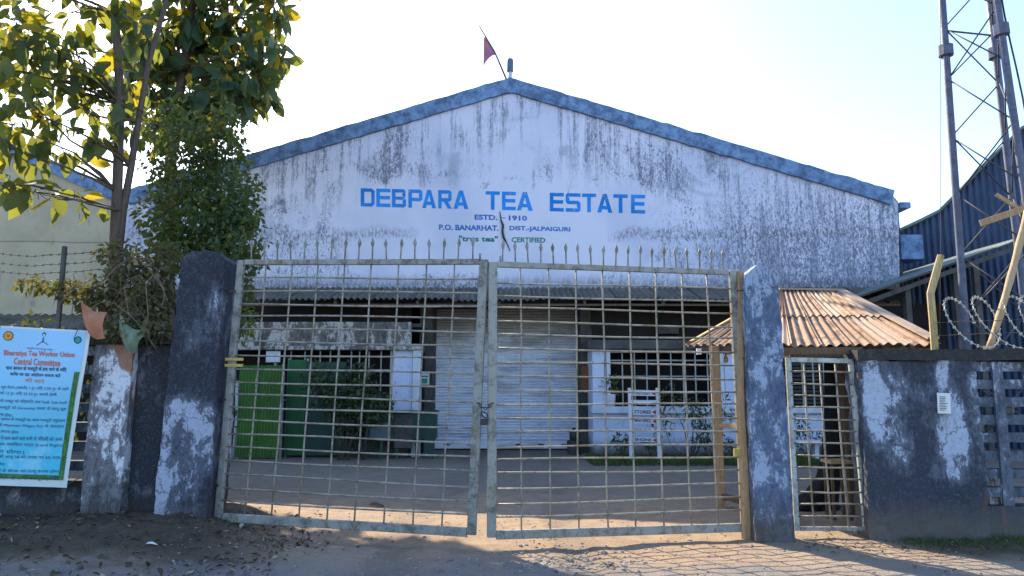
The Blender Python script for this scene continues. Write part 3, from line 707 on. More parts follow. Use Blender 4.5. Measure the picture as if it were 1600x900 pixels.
# ================================================================== FLAG, LAMP
fp = [P(794, 122, YF + .2), P(749, 41, YF + .2)]
fl = thing('flag', fp[0] + Vector((0, 0, -.1)), 'small faded red flag hanging on a leaning pole at the roof apex', 'flag')
MB().tube([fp[0] + Vector((0, 0, -.15)), fp[0].lerp(fp[1], .5) + Vector((.02, 0, .02)), fp[1]], [.028, .024, .018], 8).build('pole', 'twig', fl)
ft, fb = P(757, 56, YF + .2), P(775, 86, YF + .2)
def flagf(s, t):
    a = ft.lerp(fb, t)
    ln = lerp(.02, .0, 0) 
    dwn = P(756, 62, YF + .2).lerp(P(755, 106, YF + .2), t)
    p = a.lerp(dwn, s); p.y += .07 * math.sin(s * 5 + t * 6) * s
    if t > .75: p.z += .12 * math.sin(s * math.pi) * (t - .75) * 4 
    return p
MB().grid(flagf, 10, 12).build('cloth', 'flag', fl)
lp = P(797, 124, YF + .2)
la_ = thing('roof_lamp', lp, 'blue grey cylindrical lamp on the roof apex beside the flag', 'lamp')
def lathe(prof, c, n=16):
    mb = MB(); vs = []; fs = []
    for r, z in prof:
        for k in range(n): a = 2 * math.pi * k / n; vs.append((c.x + r * math.cos(a), c.y + r * math.sin(a), c.z + z))
    for i in range(len(prof) - 1):
        for k in range(n): fs.append((i * n + k, i * n + (k + 1) % n, (i + 1) * n + (k + 1) % n, (i + 1) * n + k))
    fs += [tuple(range(n - 1, -1, -1)), tuple((len(prof) - 1) * n + k for k in range(n))]
    return mb.add(vs, fs, True)
lathe([(.05, -.05), (.055, .1), (.06, .2)], lp).build('neck', 'white_paint', la_)
lathe([(.06, .2), (.085, .21), (.088, .25), (.088, .52), (.08, .56), (.05, .585), (.01, .59)], lp).build('housing', 'lamp', la_)

# ================================================================== BOUNDARY: left side
YLW = 7.95
pl = thing('gate_pillar', P(290, 805, YLW), 'tall black stained left gate pillar with rounded top', 'pillar', 'gate pillars')
def pillar(name_root, corners, yf0, yf1, depth, mat, topfn, n=(18, 80)):
    (tl, tr, bl, br) = corners
    mb = MB()
    def front(s, t):     # t 0 bottom -> 1 top
        u = lerp(lerp(bl[0], tl[0], t), lerp(br[0], tr[0], t), s); v = lerp(lerp(bl[1], tl[1], t), lerp(br[1], tr[1], t), s)
        p = P(u, v, lerp(yf0, yf1, t))
        if t == 0: p.z = -.1
        if t > .9: p.z += topfn(s) * (t - .9) / .1
        return p
    def back(s, t): q = front(1 - s, t); q.y += depth; return q
    mb.grid(front, *n, False); mb.grid(back, *n, False)
    mb.grid(lambda s, t: front(1, t) + Vector((0, depth * s, 0)), 6, n[1], False)
    mb.grid(lambda s, t: front(0, t) + Vector((0, depth * (1 - s), 0)), 6, n[1], False)
    mb.grid(lambda s, t: front(s, 1) + Vector((0, depth * t, 0)), n[0], 6, False)
    rough_up(mb, .016, 5); rough_up(mb, .011, 14); rough_up(mb, .005, 31)
    return mb.build('shaft', mat, name_root)
pillar(pl, ((284, 404), (352, 404), (238, 806), (322, 812)), 7.75, 7.85, .55, 'pillar_l', lambda s: .10 * (1 - (2 * s - 1) ** 4) - .02)

lw = thing('boundary_wall', (-5.4, YLW, .2), 'low black stained wall with horizontal slots left of the gate, carrying the banner', 'wall')
zt_l = pz(524, YLW)
yw0, yw1 = YLW, YLW + .24
xpl0, xpl1 = P(148, 640, YLW).x, P(208, 640, YLW).x          # pilaster
xp = P(300, 640, YLW).x
rbox(-12, xpl0 - .003, yw0, yw1, -.1, pz(752, YLW), .15, .015).build('base_course', 'wall_l', lw)
z0 = pz(752, YLW) + .002; z1 = zt_l - .11; npit = 7
pitch = (z1 - z0) / npit
for k in range(npit):
    zz = z0 + pitch * k
    rbox(-12, xpl0 - .003, yw0 + .04, yw1 - .04, zz + pitch * .5, zz + pitch - .003, .2, .008).build('slat', 'jali', lw)
x = xpl0 - .7
while x > -12:
    rbox(x, x + .14, yw0 + .02, yw0 + .038, z0, z1, .2, .004).build('grille_post', 'jali', lw); x -= .62
rbox(xpl1 + .003, xp, yw0 + .02, yw1, -.1, z1, .15, .014).build('infill_wall', 'wall_l', lw)
rbox(-12, xp, yw0 - .04, yw1 + .04, z1 + .003, zt_l, .15, .018).build('coping', 'cap', lw)
pb = MB()
def pil(s, t): return Vector((lerp(xpl0, xpl1, s), yw0 - .09 - .05 * (1 - t), lerp(-.1, z1 - .003, t)))
pb.grid(pil, 8, 24, False); pb.grid(lambda s, t: Vector((xpl1, lerp(pil(1, t).y, yw0 + .2, s), pil(1, t).z)), 2, 24, False); pb.grid(lambda s, t: Vector((xpl0, lerp(yw0 + .2, pil(0, t).y, s), pil(0, t).z)), 2, 24, False)
rough_up(pb, .014, 5).build('pilaster', 'pilaster', lw)

# ================================================================== BOUNDARY: right side
YRW = 7.8
rp = thing('gate_pillar', P(1210, 836, 7.7), 'blue grey right gate pillar with pointed top between the leaf and the wicket', 'pillar', 'gate pillars')
pillar(rp, ((1164, 433), (1216, 433), (1180, 838), (1242, 834)), 7.65, 7.7, .36, 'pillar_r', lambda s: .15 * (1 - abs(2 * s - 1) ** 1.15))
tp = thing('timber_post', P(1166, 836, 7.85), 'rough sunlit timber post lashed to the right gate pillar', 'post')
mb = MB(); prv = [P(1157, 424, 7.86), P(1156, 520, 7.86), P(1158, 640, 7.84), P(1163, 740, 7.84), P(1168, 842, 7.84)]
for q in prv: q.x -= .005
mb.tube(prv, [.045, .052, .055, .058, .06], 7, smooth=False); rough_up(mb, .008, 9).build('shaft', 'wood', tp)
for v in (455, 615, 790): 
    c = P(1157 + (v - 424) * .027, v, 7.86); mb = MB()
    mb.tube([c + Vector((.062 * math.cos(a), .062 * math.sin(a), 0)) for a in [i * math.pi / 6 for i in range(13)]], .007, 5, cap=False).build('wire_tie', 'wire', tp)

rw = thing('boundary_wall', (5.0, YRW, 0), 'stained wall right of the wicket with peeling whitewash and a slotted end', 'wall')
zt_r = pz(546, YRW); xa = P(1348, 690, YRW).x; xb = P(1534, 690, YRW).x
mb = MB()
def rwf(s, t):
    p = Vector((lerp(xa, xb, s), YRW - .03 * (1 - t) - .02 * math.sin(s * 9), lerp(-.12, zt_r - .12, t)))
    if s == 0: p.x += .05 * mnoise.noise(Vector((0, 0, t * 6)))
    return p
mb.grid(rwf, 34, 44, False); mb.grid(lambda s, t: Vector((rwf(0, t).x, lerp(YRW + .28, rwf(0, t).y, s), rwf(0, t).z)), 6, 44, False)
mb.grid(lambda s, t: Vector((xb, lerp(rwf(1, t).y, YRW + .28, s), rwf(1, t).z)), 6, 44, False)
rough_up(mb, .022, 3); rough_up(mb, .012, 13); rough_up(mb, .005, 30).build('solid_panel', 'wall_r', rw)
zr0 = pz(792, YRW); zr1 = zt_r - .13; xend = 12.0
rbox(xb + .003, xend, YRW + .02, YRW + .26, -.1, zr0, .15, .014).build('base_course', 'wall_r', rw)
npit = 8; pitch = (zr1 - zr0) / npit
for k in range(npit):
    zz = zr0 + .003 + pitch * k
    rbox(xb + .003, xend, YRW + .05, YRW + .2, zz + pitch * .46, zz + pitch - .003, .16, .008).build('slat', 'jali', rw)
x = P(1562, 690, YRW).x
while x < xend:
    rbox(x, x + .11, YRW + .015, YRW + .047, zr0 + .003, zr1, .16, .008).build('grille_post', 'jali', rw); x += .34
for k, (u0, u1) in ((0, (1548, 1566)), (1, (1546, 1560)), (4, (1537, 1550)), (5, (1580, 1600))):
    zz = zr0 + .003 + pitch * k
    MB().box(P(u0, 690, YRW).x, P(u1, 690, YRW).x, YRW + .1, YRW + .19, zz + .004, zz + pitch * .455).build('brick', 'band', rw, .008)
rbox(xa - .02, xend, YRW - .05, YRW + .32, zt_r - .115, zt_r, .15, .016).build('coping', 'cap', rw)
# lintel strip above the wicket
wk0, wk1 = P(1229, 559, 7.9), P(1333, 559, 7.9)
nb = MB(); c4 = [P(1464, 613.5, YRW - .055), P(1485, 614.5, YRW - .055), P(1486, 646.5, YRW - .06), P(1465.5, 646, YRW - .06)]
nb.hexa([c4[3], c4[2], c4[2] + Vector((0, .004, 0)), c4[3] + Vector((0, .004, 0))], [c4[0], c4[1], c4[1] + Vector((0, .004, 0)), c4[0] + Vector((0, .004, 0))])
o = thing('paper_notice', c4[3], 'small white paper notice pasted on the right boundary wall', 'notice')
nb.build('sheet', 'paper', o)
for i in range(9):
    v = 620 + i * 2.6; MB().box(P(1468, v, 7.74).x, P(1468 + random.uniform(8, 14), v, 7.74).x, YRW - .0645, YRW - .0625, P(1468, v, 7.74).z - .003, P(1468, v, 7.74).z + .003).build('printed_line', 'ink_b', o)

# ================================================================== GATE LEAVES
def gate(corners, label, nv, nh, nsp, hinge_right):
    TL, TR, BL, BR = corners
    root = thing('gate_leaf', BL if not hinge_right else BR, label, 'gate', 'gate leaves')
    root.location.z = min(BL.z, BR.z) - .05
    Q = lambda s, t: (TL + (TR - TL) * s) * (1 - t) + (BL + (BR - BL) * s) * t
    fw = .088
    nrm = ((TR - TL).cross(BL - TL)).normalized()
    for s, nm in ((0, 'stile'), (1, 'stile')):
        w_ = fw if (s == 0) == hinge_right else .075
        MB().beam(Q(s, -.008), Q(s, 1.008), w_, .05, nrm).build(nm, 'gate', root, .006)
    MB().beam(Q(.017, 0), Q(.983, 0), .058, .046, nrm).build('top_rail', 'gate', root, .006)
    MB().beam(Q(.017, 1), Q(.983, 1), .085, .046, nrm).build('bottom_rail', 'gate', root, .006)
    rnd = random.Random(len(label))
    for k in range(1, nv + 1):
        s = k / (nv + 1); pts = []
        for j in range(8):
            t = lerp(.012, .985, j / 7); q = Q(s + rnd.uniform(-.0022, .0022), t); q += nrm * .0; pts.append(q)
        MB().tube(pts, .0092, 6).build('vertical_rod', 'bar', root)
    for k in range(1, nh + 1):
        t = .015 + .975 * k / (nh + 1) + rnd.uniform(-.004, .004); pts = []; ph = rnd.uniform(0, 6); tilt = rnd.uniform(-.004, .004)
        for j in range(9):
            s = lerp(.016, .984, j / 8); q = Q(s, t + .0028 * math.sin(ph + s * 5) + tilt * (s - .5)); q += nrm * -.0175; pts.append(q)
        MB().tube(pts, .0092, 6).build('horizontal_rod', 'bar', root)
    for k in range(nsp):
        s = (k + .75) / (nsp + .5); b = Q(s, 0) + Vector((0, 0, .02)); lean = rnd.uniform(-.012, .012); h = .238 + rnd.uniform(-.012, .008)
        mb = MB(); mb.tube([b, b + Vector((lean * .5, 0, h * .55)), b + Vector((lean * .8, 0, h * .62)), b + Vector((lean, 0, h * .76)), b + Vector((lean, 0, h))], [.0085, .0085, .013, .021, .002], 6)
        mb.build('spike', 'gate', root)
    return root, Q
gl, QL = gate((P(377, 410, 7.95), P(756, 409, 7.42), P(341, 808, 7.95), P(737, 832, 7.42)), 'left mesh gate leaf with spear points along its top rail, hung on the black pillar', 8, 18, 17, False)
gr, QR = gate((P(770, 413, 7.42), P(1144, 426, 7.85), P(768, 836, 7.42), P(1164, 824, 7.85)), 'right mesh gate leaf with spear points, hung beside the blue grey pillar', 8, 18, 19, True)
for (Q, s) in ((QL, .985), (QR, .03)):
    b = Q(s, -.01); MB().tube([b, b + Vector((0, 0, .06))], .012, 6).build('latch_pin', 'gate', gl if Q is QL else gr)
# hinges
for t in (.12, .55, .88):
    q = QR(1, t); MB().beam(q + Vector((.02, 0, 0)), q + Vector((.13, .06, 0)), .05, .03, (0, 0, 1)).build('hinge', 'steel_d', gr)
    q = QL(0, t); MB().beam(q + Vector((-.02, 0, 0)), q + Vector((-.22, .0, 0)), .05, .03, (0, 0, 1)).build('hinge', 'steel_d', gl)
q = QL(0, .405); MB().box(q.x - .06, q.x + .13, q.y - .05, q.y - .03, q.z - .045, q.z - .015).build('yellow_strap', 'brass', gl); MB().box(q.x - .06, q.x + .13, q.y - .05, q.y - .03, q.z + .02, q.z + .05).build('yellow_strap', 'brass', gl)
q = QR(.985, .715); MB().box(q.x - .05, q.x + .02, q.y - .05, q.y - .02, q.z - .04, q.z + .04).build('latch_plate', 'brass', gr)
# chain and padlock
lk = P(757, 655, 7.36)
ch = thing('padlock_and_chain', lk, 'dark padlock and chain tying the two gate leaves together', 'padlock')
def ring(c, r1, r2, axis_, rr):
    axis_ = Vector(axis_).normalized(); a = axis_.orthogonal().normalized(); b = axis_.cross(a)
    return MB().tube([c + a * (r1 * math.cos(i * math.pi / 6)) + b * (r2 * math.sin(i * math.pi / 6)) for i in range(13)], rr, 5, cap=False)
for i in range(7):
    t = i / 6; c = P(lerp(747, 769, t), 630 + 8 * math.sin(t * math.pi), 7.365)
    ring(c, .011, .016, (0, 1, 0) if i % 2 else (0, .2, 1), .0045).build('chain_link', 'steel_d', ch)
ring(P(757, 648, 7.36), .022, .035, (0, 1, 0), .007).build('shackle', 'steel_d', ch)
MB().box(lk.x - .035, lk.x + .035, lk.y - .015, lk.y + .015, lk.z - .055, lk.z + .005).build('lock_body', 'steel_d', ch, .008)

# ================================================================== WICKET GATE
wTL, wTR, wBL, wBR = P(1231, 562, 7.9), P(1329, 564, 7.9), P(1245, 826, 7.9), P(1353, 826, 7.9)
wg = thing('wicket_gate', wBL + Vector((.3, 0, -.05)), 'narrow pale metal wicket gate between pillar and right wall', 'gate')
WQ = lambda s, t: (wTL + (wTR - wTL) * s) * (1 - t) + (wBL + (wBR - wBL) * s) * t
for s in (0, 1): MB().beam(WQ(s, -.01), WQ(s, 1.01), .05, .04).build('stile', 'wicket', wg, .004)
MB().beam(WQ(.04, 0), WQ(.96, 0), .05, .038).build('top_rail', 'wicket', wg, .004)
MB().beam(WQ(.04, 1), WQ(.96, 1), .04, .038).build('bottom_rail', 'gate', wg, .004)
for k in (1, 2, 3): MB().tube([WQ(k / 4 + random.uniform(-.01, .01), .01), WQ(k / 4 + random.uniform(-.012, .012), .5), WQ(k / 4, .99)], .0095, 6).build('vertical_rod', 'bar', wg)
for k in range(1, 14):
    t = k / 14; dy = Vector((0, -.018, 0)); e = random.uniform(-.006, .006)
    MB().tube([WQ(.02, t) + dy, WQ(.5, t + e) + dy, WQ(.98, t + e * .3) + dy], .0095, 6).build('horizontal_rod', 'bar', wg)
t2 = thing('timber_post', P(1356, 830, 7.85), 'split timber post between the wicket and the right wall', 'post')
mb = MB(); mb.tube([P(1337, 556, 7.93), P(1341, 620, 7.93), P(1347, 720, 7.92), P(1352, 790, 7.92), P(1357, 834, 7.92)], [.03, .035, .045, .042, .045], 6, smooth=False)
rough_up(mb, .01, 9).build('shaft', 'wood', t2)
MB().beam(P(1222, 549, 7.98), P(1345, 548, 7.98), .075, .08).build('lintel', 'wood_d', t2)

# ================================================================== GUARD HUT
hut = thing('guard_hut', (3.8, 9.4, 0), 'small guard shelter with rusty corrugated hipped roof behind the right pillar', 'hut')
FL_, FR_ = P(1236, 541, 8.25), P(1466, 538, 8.25); BL_ = P(1074, 539, 10.4); RL_, RR_ = P(1221, 455, 10.7), P(1312, 457, 10.7)
BR_ = Vector((FR_.x + 1.2, 12.4, FR_.z + .15)); 
def quadpt(A, B, Cc, D, s, t): return (A + (B - A) * s) * (1 - t) + (D + (Cc - D) * s) * t
def face(A, B, Cc, D, cols, rows, lift=.014, jag=.03, waves=3, seed=0):
    """overlapping sheets, lower rows first; A-B eave, D-C ridge"""
    for r_ in range(rows):
        for c in range(cols):
            s0, s1 = c / cols - .01, (c + 1) / cols + .01; t0, t1 = r_ / rows - (.05 if r_ else 0), (r_ + 1) / rows
            nn = Vector((0, 0, lift * r_ + .008 * (c % 2) + random.uniform(0, .006)))
            a, b, c_, d = [quadpt(A, B, Cc, D, *st) + nn for st in ((s0, t0), (s1, t0), (s1, t1), (s0, t1))]
            corr(a, b, c_, d, waves, .017, 3, .01, jag, seed + r_ * 9 + c).build('roof_sheet', 'rustroof', hut)
face(FL_, FR_, RR_, RL_, 5, 2, seed=3)                                              # front slope
face(BL_, FL_, RL_ + Vector((.0, -.02, -.01)), RL_ + Vector((0, .02, -.01)), 4, 2, seed=31, waves=4)   # left hip
face(FR_, BR_, RR_ + Vector((0, .03, -.01)), RR_ + Vector((0, -.02, -.01)), 4, 2, seed=61, waves=4)    # right hip
face(BR_, BL_, RL_ + Vector((0, .03, -.02)), RR_ + Vector((0, .03, -.02)), 5, 1, seed=91, waves=4)    # back
MB().beam(RL_ + Vector((-.05, 0, .03)), RR_ + Vector((.06, 0, .03)), .14, .03, (0, 0, 1)).build('ridge_cap', 'rustroof', hut)
MB().beam(RR_ + Vector((0, -.02, .035)), FR_ + Vector((-.02, .05, .07)), .13, .025, (0, 0, 1)).build('hip_cap', 'rustroof', hut)
MB().beam(RL_ + Vector((0, .0, .02)), BL_ + Vector((.05, 0, .05)), .10, .02, (0, 0, 1)).build('hip_cap', 'wood_y', hut)
def post(u, Y, vt, r, mat, nm='post'):
    b = P(u, 700, Y); t = P(u, vt, Y); return MB().beam((b.x, Y, -.02), (b.x, Y, t.z), r, r).build(nm, mat, hut, .008)
post(1122, 9.75, 541, .11, 'wood'); post(1448, 8.45, 548, .09, 'wood_d')
MB().beam((px(1122, 9.7) + .02, 9.72, 1.05), (px(1170, 9.7), 8.7, 1.08), .09, .06, (0, 0, 1)).build('rail', 'wood', hut, .006)
MB().beam((px(1122, 9.7) + .02, 9.72, .16), (px(1180, 9.7), 8.6, .12), .08, .07, (0, 0, 1)).build('rail', 'wood_d', hut, .006)
MB().beam((BL_.x + .12, 10.3, BL_.z - .06), (FL_.x + .05, 8.35, FL_.z - .09), .06, .08, (0, 0, 1)).build('wall_plate', 'wood_d', hut)
MB().beam((FL_.x + .05, 8.36, FL_.z - .09), (FR_.x, 8.36, FR_.z - .07), .06, .08, (0, 0, 1)).build('wall_plate', 'wood_d', hut)
b_ = P(1330, 800, 9.2); MB().beam((b_.x + .1, 9.3, -.02), (b_.x + .02, 9.3, 2.2), .11, .11).build('post', 'wood_d', hut, .01)
mb = MB(); mb.tube([(BR_.x - .3, 12.1, -.02), (BR_.x - .3, 12.1, BR_.z)], .06, 8).build('post', 'wood_d', hut)
for u in (1092, 1112, 1138):
    c = P(u, 548, 9.9); MB().box(c.x - .03, c.x + .03, 9.88, 9.92, c.z - .05, c.z + .03).build('hanging_tag', 'white_paint', hut)
# bulb under the eave
c = P(1134, 556, 9.8); lathe([(.012, .05), (.014, .0), (.03, -.03), (.032, -.06), (.02, -.085), (.004, -.095)], c, 10).build('bulb', 'brass', hut)
# black tarpaulin hanging on the hut post, trailing on the ground
bt = thing('black_tarpaulin', G(1325, 805), 'black cloth hanging from the hut post and trailing on the ground behind the wicket', 'tarpaulin')
base = G(1322, 805); prof = [(2.15, .07, .10, .05), (1.5, .09, .12, .03), (1.05, .11, .14, .02), (.7, .13, .16, .0), (.4, .15, .18, -.06), (.2, .2, .2, -.16), (.08, .30, .22, -.27), (.02, .40, .24, -.33)]
mb = MB(); n_ = 18; vs = []
for (z, rx, ry, ox) in prof:
    for k in range(n_):
        a = 2 * math.pi * k / n_; wv = 1 + .12 * math.sin(5 * a + z * 3)
        vs.append((base.x + .10 + ox + rx * wv * math.cos(a), base.y + .5 + ry * wv * math.sin(a), z))
mb.add(vs, [(i * n_ + k, i * n_ + (k + 1) % n_, (i + 1) * n_ + (k + 1) % n_, (i + 1) * n_ + k) for i in range(len(prof) - 1) for k in range(n_)] + [tuple(range(n_ - 1, -1, -1))], True)
mb.build('drape', 'black', bt)
st = thing('plank_stool', G(1308, 790), 'rough plank stool beside the black cloth behind the wicket', 'stool')
c = P(1311, 722, 8.9); MB().box(c.x - .12, c.x + .14, 8.85, 9.15, c.z - .02, c.z + .02).build('seat', 'wood_y', st, .006)
for dx in (-.09, .11):
    for dy in (8.9, 9.1): MB().beam((c.x + dx, dy, 0), (c.x + dx, dy, c.z - .021), .03, .03).build('leg', 'wood_d', st)
wt = thing('white_table', G(1250, 722), 'small white side table against the pale blue wall seen through the wicket', 'table')
c = P(1252, 690, 15.8); MB().box(c.x - .3, c.x + .35, 15.6, 16.0, c.z - .03, c.z + .03).build('table_top', 'white_paint', wt, .01)
for dx in (-.25, .28): MB().box(c.x + dx - .04, c.x + dx + .04, 15.7, 15.9, 0, c.z - .031).build('leg', 'white_paint', wt)

# ================================================================== LATTICE MAST
legs = [(P(1472, 0, 13.0), P(1508, 500, 13.0)), (P(1546, 0, 13.1), P(1592, 400, 13.1)), (P(1557, 0, 12.2), P(1603, 310, 12.2))]
tw = thing('lattice_mast', (8.4, 12.8, 0), 'slender three legged lattice mast of grey steel tubes behind the razor wire', 'mast')
LG = []
for a, b in legs:
    d = (a - b) / (a.z - b.z); f_ = lambda z, b=b, d=d: b + d * (z - b.z); LG.append(f_)
    MB().tube([f_(-.05), f_(3.5), f_(7), f_(12.5)], .065, 10).build('leg', 'tower', tw)
for f_ in LG:
    for z in (7.75,):
        MB().tube([f_(z - .12), f_(z - .1), f_(z + .1), f_(z + .12)], [.08, .13, .13, .08], 8, smooth=False).build('flange', 'tower', tw)
zs = [.6, 1.7, 2.8, 3.9, 5.0, 6.1, 7.2, 8.2, 9.2, 10.2, 11.2, 12.2]
for i, (z0, z1) in enumerate(zip(zs, zs[1:])):
    for a, b in ((0, 1), (1, 2), (2, 0)):
        j = random.uniform(-.05, .05)
        MB().tube([LG[a](z0), LG[b](z1 + j)], .014, 5).build('brace', 'tower_rod', tw)
        if (i + a) % 2 == 0: MB().tube([LG[b](z0 + j), LG[a](z1)], .014, 5).build('brace', 'tower_rod', tw)
MB().tube([LG[0](8.15), LG[1](8.1)], .02, 6).build('brace', 'tower_rod', tw)
mb = MB(); mb.tube([LG[2](z) + Vector((.13 + .06 * math.sin(z * 1.3), -.03, 0)) for z in [i * .5 for i in range(25)]], .016, 6).build('feeder_cable', 'steel_d', tw)
# two planks strapped across the mast
pk = thing('strapped_plank', P(1540, 345, 12.1), 'sunlit timber plank fixed across the mast beside the dark shed', 'plank')
MB().beam(P(1532, 349, 12.05), P(1612, 322, 12.05), .11, .04).build('board', 'wood', pk, .006)
pk2 = MB().beam(P(1556, 304, 12.3), P(1606, 334, 12.12), .07, .035).build('cross_board', 'wood', pk, .006)
lw_ = thing('guy_wire', P(1470, 400, 10), 'thin vertical wire in the sky left of the lattice mast', 'wire')
MB().tube([P(1469, -40, 9.5), P(1470, 200, 9.5), P(1469.5, 400, 9.5), P(1468.5, 545, 9.5)], .004, 5).build('strand', 'wire', lw_)

# ================================================================== POSTS AND RAZOR WIRE ON THE RIGHT WALL
yp = thing('crooked_post', P(1460, 545, 8.05), 'crooked yellow timber post standing on the right wall by the hut roof', 'post')
mb = MB(); mb.tube([P(1461, 549, 8.05), P(1458, 505, 8.05), P(1454, 458, 8.05), P(1462, 428, 8.05), P(1470, 399, 8.05)], [.04, .042, .042, .042, .036], 7, smooth=False); rough_up(mb, .006, 10).build('shaft', 'wood_y', yp)
bp = thing('bamboo_prop', P(1545, 546, 8.0), 'dry bamboo prop leaning to the right on top of the wall', 'pole')
a, b = P(1545, 548, 7.98), P(1602, 348, 8.15); mb = MB(); pts = []; rs = []
for i in range(13):
    t = i / 12; pts.append(a.lerp(b + (b - a) * .1, t) + Vector((.012 * math.sin(t * 4), 0, 0))); rs.append(.034 if i % 3 else .040)
mb.tube(pts, rs, 8).build('culm', 'bamboo', bp)
rz = thing('razor_wire', P(1530, 545, 7.95), 'coil of razor wire along the top of the right wall', 'razor wire')
x0, x1 = P(1474, 500, 7.95).x, 11.0; zc = P(1500, 500, 7.95).z; pts = []; x = x0; turns = int((x1 - x0) / .24)
rr = random.Random(5); rad = [rr.uniform(.22, .34) for _ in range(turns + 2)]; cxx = [rr.uniform(-.13, .13) for _ in range(turns + 2)]
pts = []
for i in range(turns * 26):
    a = i / 26 * 2 * math.pi; k = i / 26; kk = int(k); fr = k - kk; r_ = lerp(rad[kk], rad[kk + 1], smooth(0, 1, fr))
    pts.append(Vector((x0 + .22 + k * .24 + lerp(cxx[kk], cxx[kk + 1], fr) + r_ * .8 * math.cos(a), 7.95 + .2 * math.sin(a + .4), max(zt_r + .01, zc + r_ * math.sin(a) * .95 - .02))))
MB().tube(pts, .006, 5).build('coil', 'razor', rz)
mb = MB()
for i in range(0, len(pts) - 1, 1):
    p = pts[i]; t = (pts[i + 1] - p).normalized(); n_ = t.cross(Vector((0, 1, 0))).normalized()
    mb.beam(p - n_ * .017, p + n_ * .017, .018, .003, (0, 1, 0))
    mb.v[-8:] = mb.v[-8:]
mb.build('blades', 'razor', rz, kind='stuff')
for z in (zc - .12, zc + .02):
    MB().tube([Vector((x0 - .1, 7.95, z - .05)), Vector((x0 + 1.2, 7.95, z)), Vector((9, 7.97, z + .06))], .004, 5).build('strand', 'wire', rz)

# ================================================================== BANNER
YBn = 7.78
bn = thing('union_banner', P(60, 760, YBn), 'light blue printed union banner with Hindi text tied to the left wall', 'banner')
bTL, bTR, bBL, bBR = P(2, 509, YBn), P(143, 517, YBn), P(-44, 756, YBn), P(104, 762, YBn)
def BN(s, t, off=0.):
    p = quadpt(bBL, bBR, bTR, bTL, s, 1 - t)
    p.y += .018 * math.sin(s * 5 + t * 3) + .012 * math.sin(t * 9 + s * 2) - .01 - off - .05 * max(0, s - .86) * t
    p.x += .012 * math.sin(t * 7) * s
    return p
def bsheet(s0, s1, t0, t1, off, nm, mat, uv=False, nu=14, nv=16):
    mb = MB(); mb.grid(lambda s, t: BN(lerp(s0, s1, s), lerp(t0, t1, t), off), nu, nv)
    mb.grid(lambda s, t: BN(lerp(s1, s0, s), lerp(t0, t1, t), off - .0022), nu, nv)
    o = mb.build(nm, mat, bn)
    if uv:
        ul = o.data.uv_layers.new(name='UVMap'); per = (nu + 1) * (nv + 1)
        for lp_ in o.data.loops:
            i = lp_.vertex_index % per; ul.data[lp_.index].uv = ((i % (nu + 1)) / nu, (i // (nu + 1)) / nv)
    return o
bsheet(0, 1, 0, 1, 0, 'sheet', 'banner_w')
bsheet(0, .955, .012, .925, .003, 'printed_panel', 'banner', True)
bsheet(.90, .953, .27, .925, .0055, 'printed_leaf_border', 'banner_g')
bsheet(0, .953, .926, .955, .0055, 'printed_leaf_border', 'banner_g')
def bl(t): return lerp(2, -44, t)
def bst(u, v): 
    t = (v - 510 - (u / 143) * 7) / 246
    s = (u - lerp(2, -44, t)) / (lerp(143, 104, t) - lerp(2, -44, t)); return s, t
def btext(body, u0, u1, v0, v1, mat, bold=.0):
    s0, t0 = bst(u0, v0); s1, t1 = bst(u1, v0 + 3); s2, t2 = bst(u0, v1)
    text_mb(body, None, None, None, bold=bold, res=2, fn=lambda s, t: BN(s0 + (s1 - s0) * s + (s2 - s0) * t, t0 + (t1 - t0) * s + (t2 - t0) * t, .0075)).build('printed_line', mat, bn)
btext('Bharatiya Tea Worker Union', 5, 118, 548, 559, 'ink_r', .02); btext('Central Committee', 20, 96, 560, 571, 'ink_r', .02)
btext('राष्ट्रीय चाय मजदूर संगठन', 40, 84, 543, 547, 'ink_b')
btext('चाय बागान के मजदूरों के हक पाने के लिए', 8, 106, 572, 581, 'ink', .015)
btext('किया जा रहा आंदोलन सफल करें', 15, 97, 582, 589, 'ink', .015); btext('की मांगें', 40, 72, 591, 598, 'ink_r')
para = [('मूल वेतन (असली) 1 रु० लिए 3.50 रु० से आगे', 2, 110, 603), ('को 12 रु० लिए 22.50 रु० करनी होगी', 0, 92, 612),
        ('सभी मजदूर को निर्धारित तथा Staff, Sub-Staff', -4, 107, 624), ('व मजदूरों को (Gratuity) समय से लागू पूरा', -6, 106, 634), ('करना होगा।', -6, 22, 644),
        ('चाय बागान के मजदूरों का काम मजदूरी न्यूनतम', -8, 104, 652), ('करके Minimum Wages Act के अंतर्गत', -9, 102, 661), ('लागू करना होगा', -10, 32, 670),
        ('बागान में काम करने वाले सभी के निवासी को उनके', -12, 99, 680), ('आवास अधिकार पट्टा (Land Right)', -12, 99, 690), ('देना होगा।', -13, 40, 700),
        ('सेवा की आयु 58 की जगह पर 60 वर्ष', -15, 95, 709), ('करना होगा।', -16, 10, 718), ('मजदूरों के बोनस को लागू करना होगा', -18, 93, 730), ('चाय बागान के सभी मजदूर एकता', -20, 91, 741)]
for i, (b, u0, u1, v) in enumerate(para): btext(b, u0, u1, v, v + 7, 'ink_b')
def bdisc(u, v, ru, mat, off, n=20, gear=0):
    s, t = bst(u, v); mb = MB(); vs = [BN(s, t, off)]
    for k in range(n):
        a = 2 * math.pi * k / n; r_ = ru * (1 + gear * (k % 2)); vs.append(BN(s + r_ / 141 * math.cos(a), t + r_ / 246 * math.sin(a), off))
    mb.add(vs, [(0, 1 + (k + 1) % n, 1 + k) for k in range(n)]).build('printed_emblem', mat, bn)
bdisc(12.5, 526, 7, 'ink', .006, 24, .15); bdisc(12.5, 526, 6.2, 'ink_y', .0068); bdisc(12.5, 526, 2.8, 'ink_r', .0074)
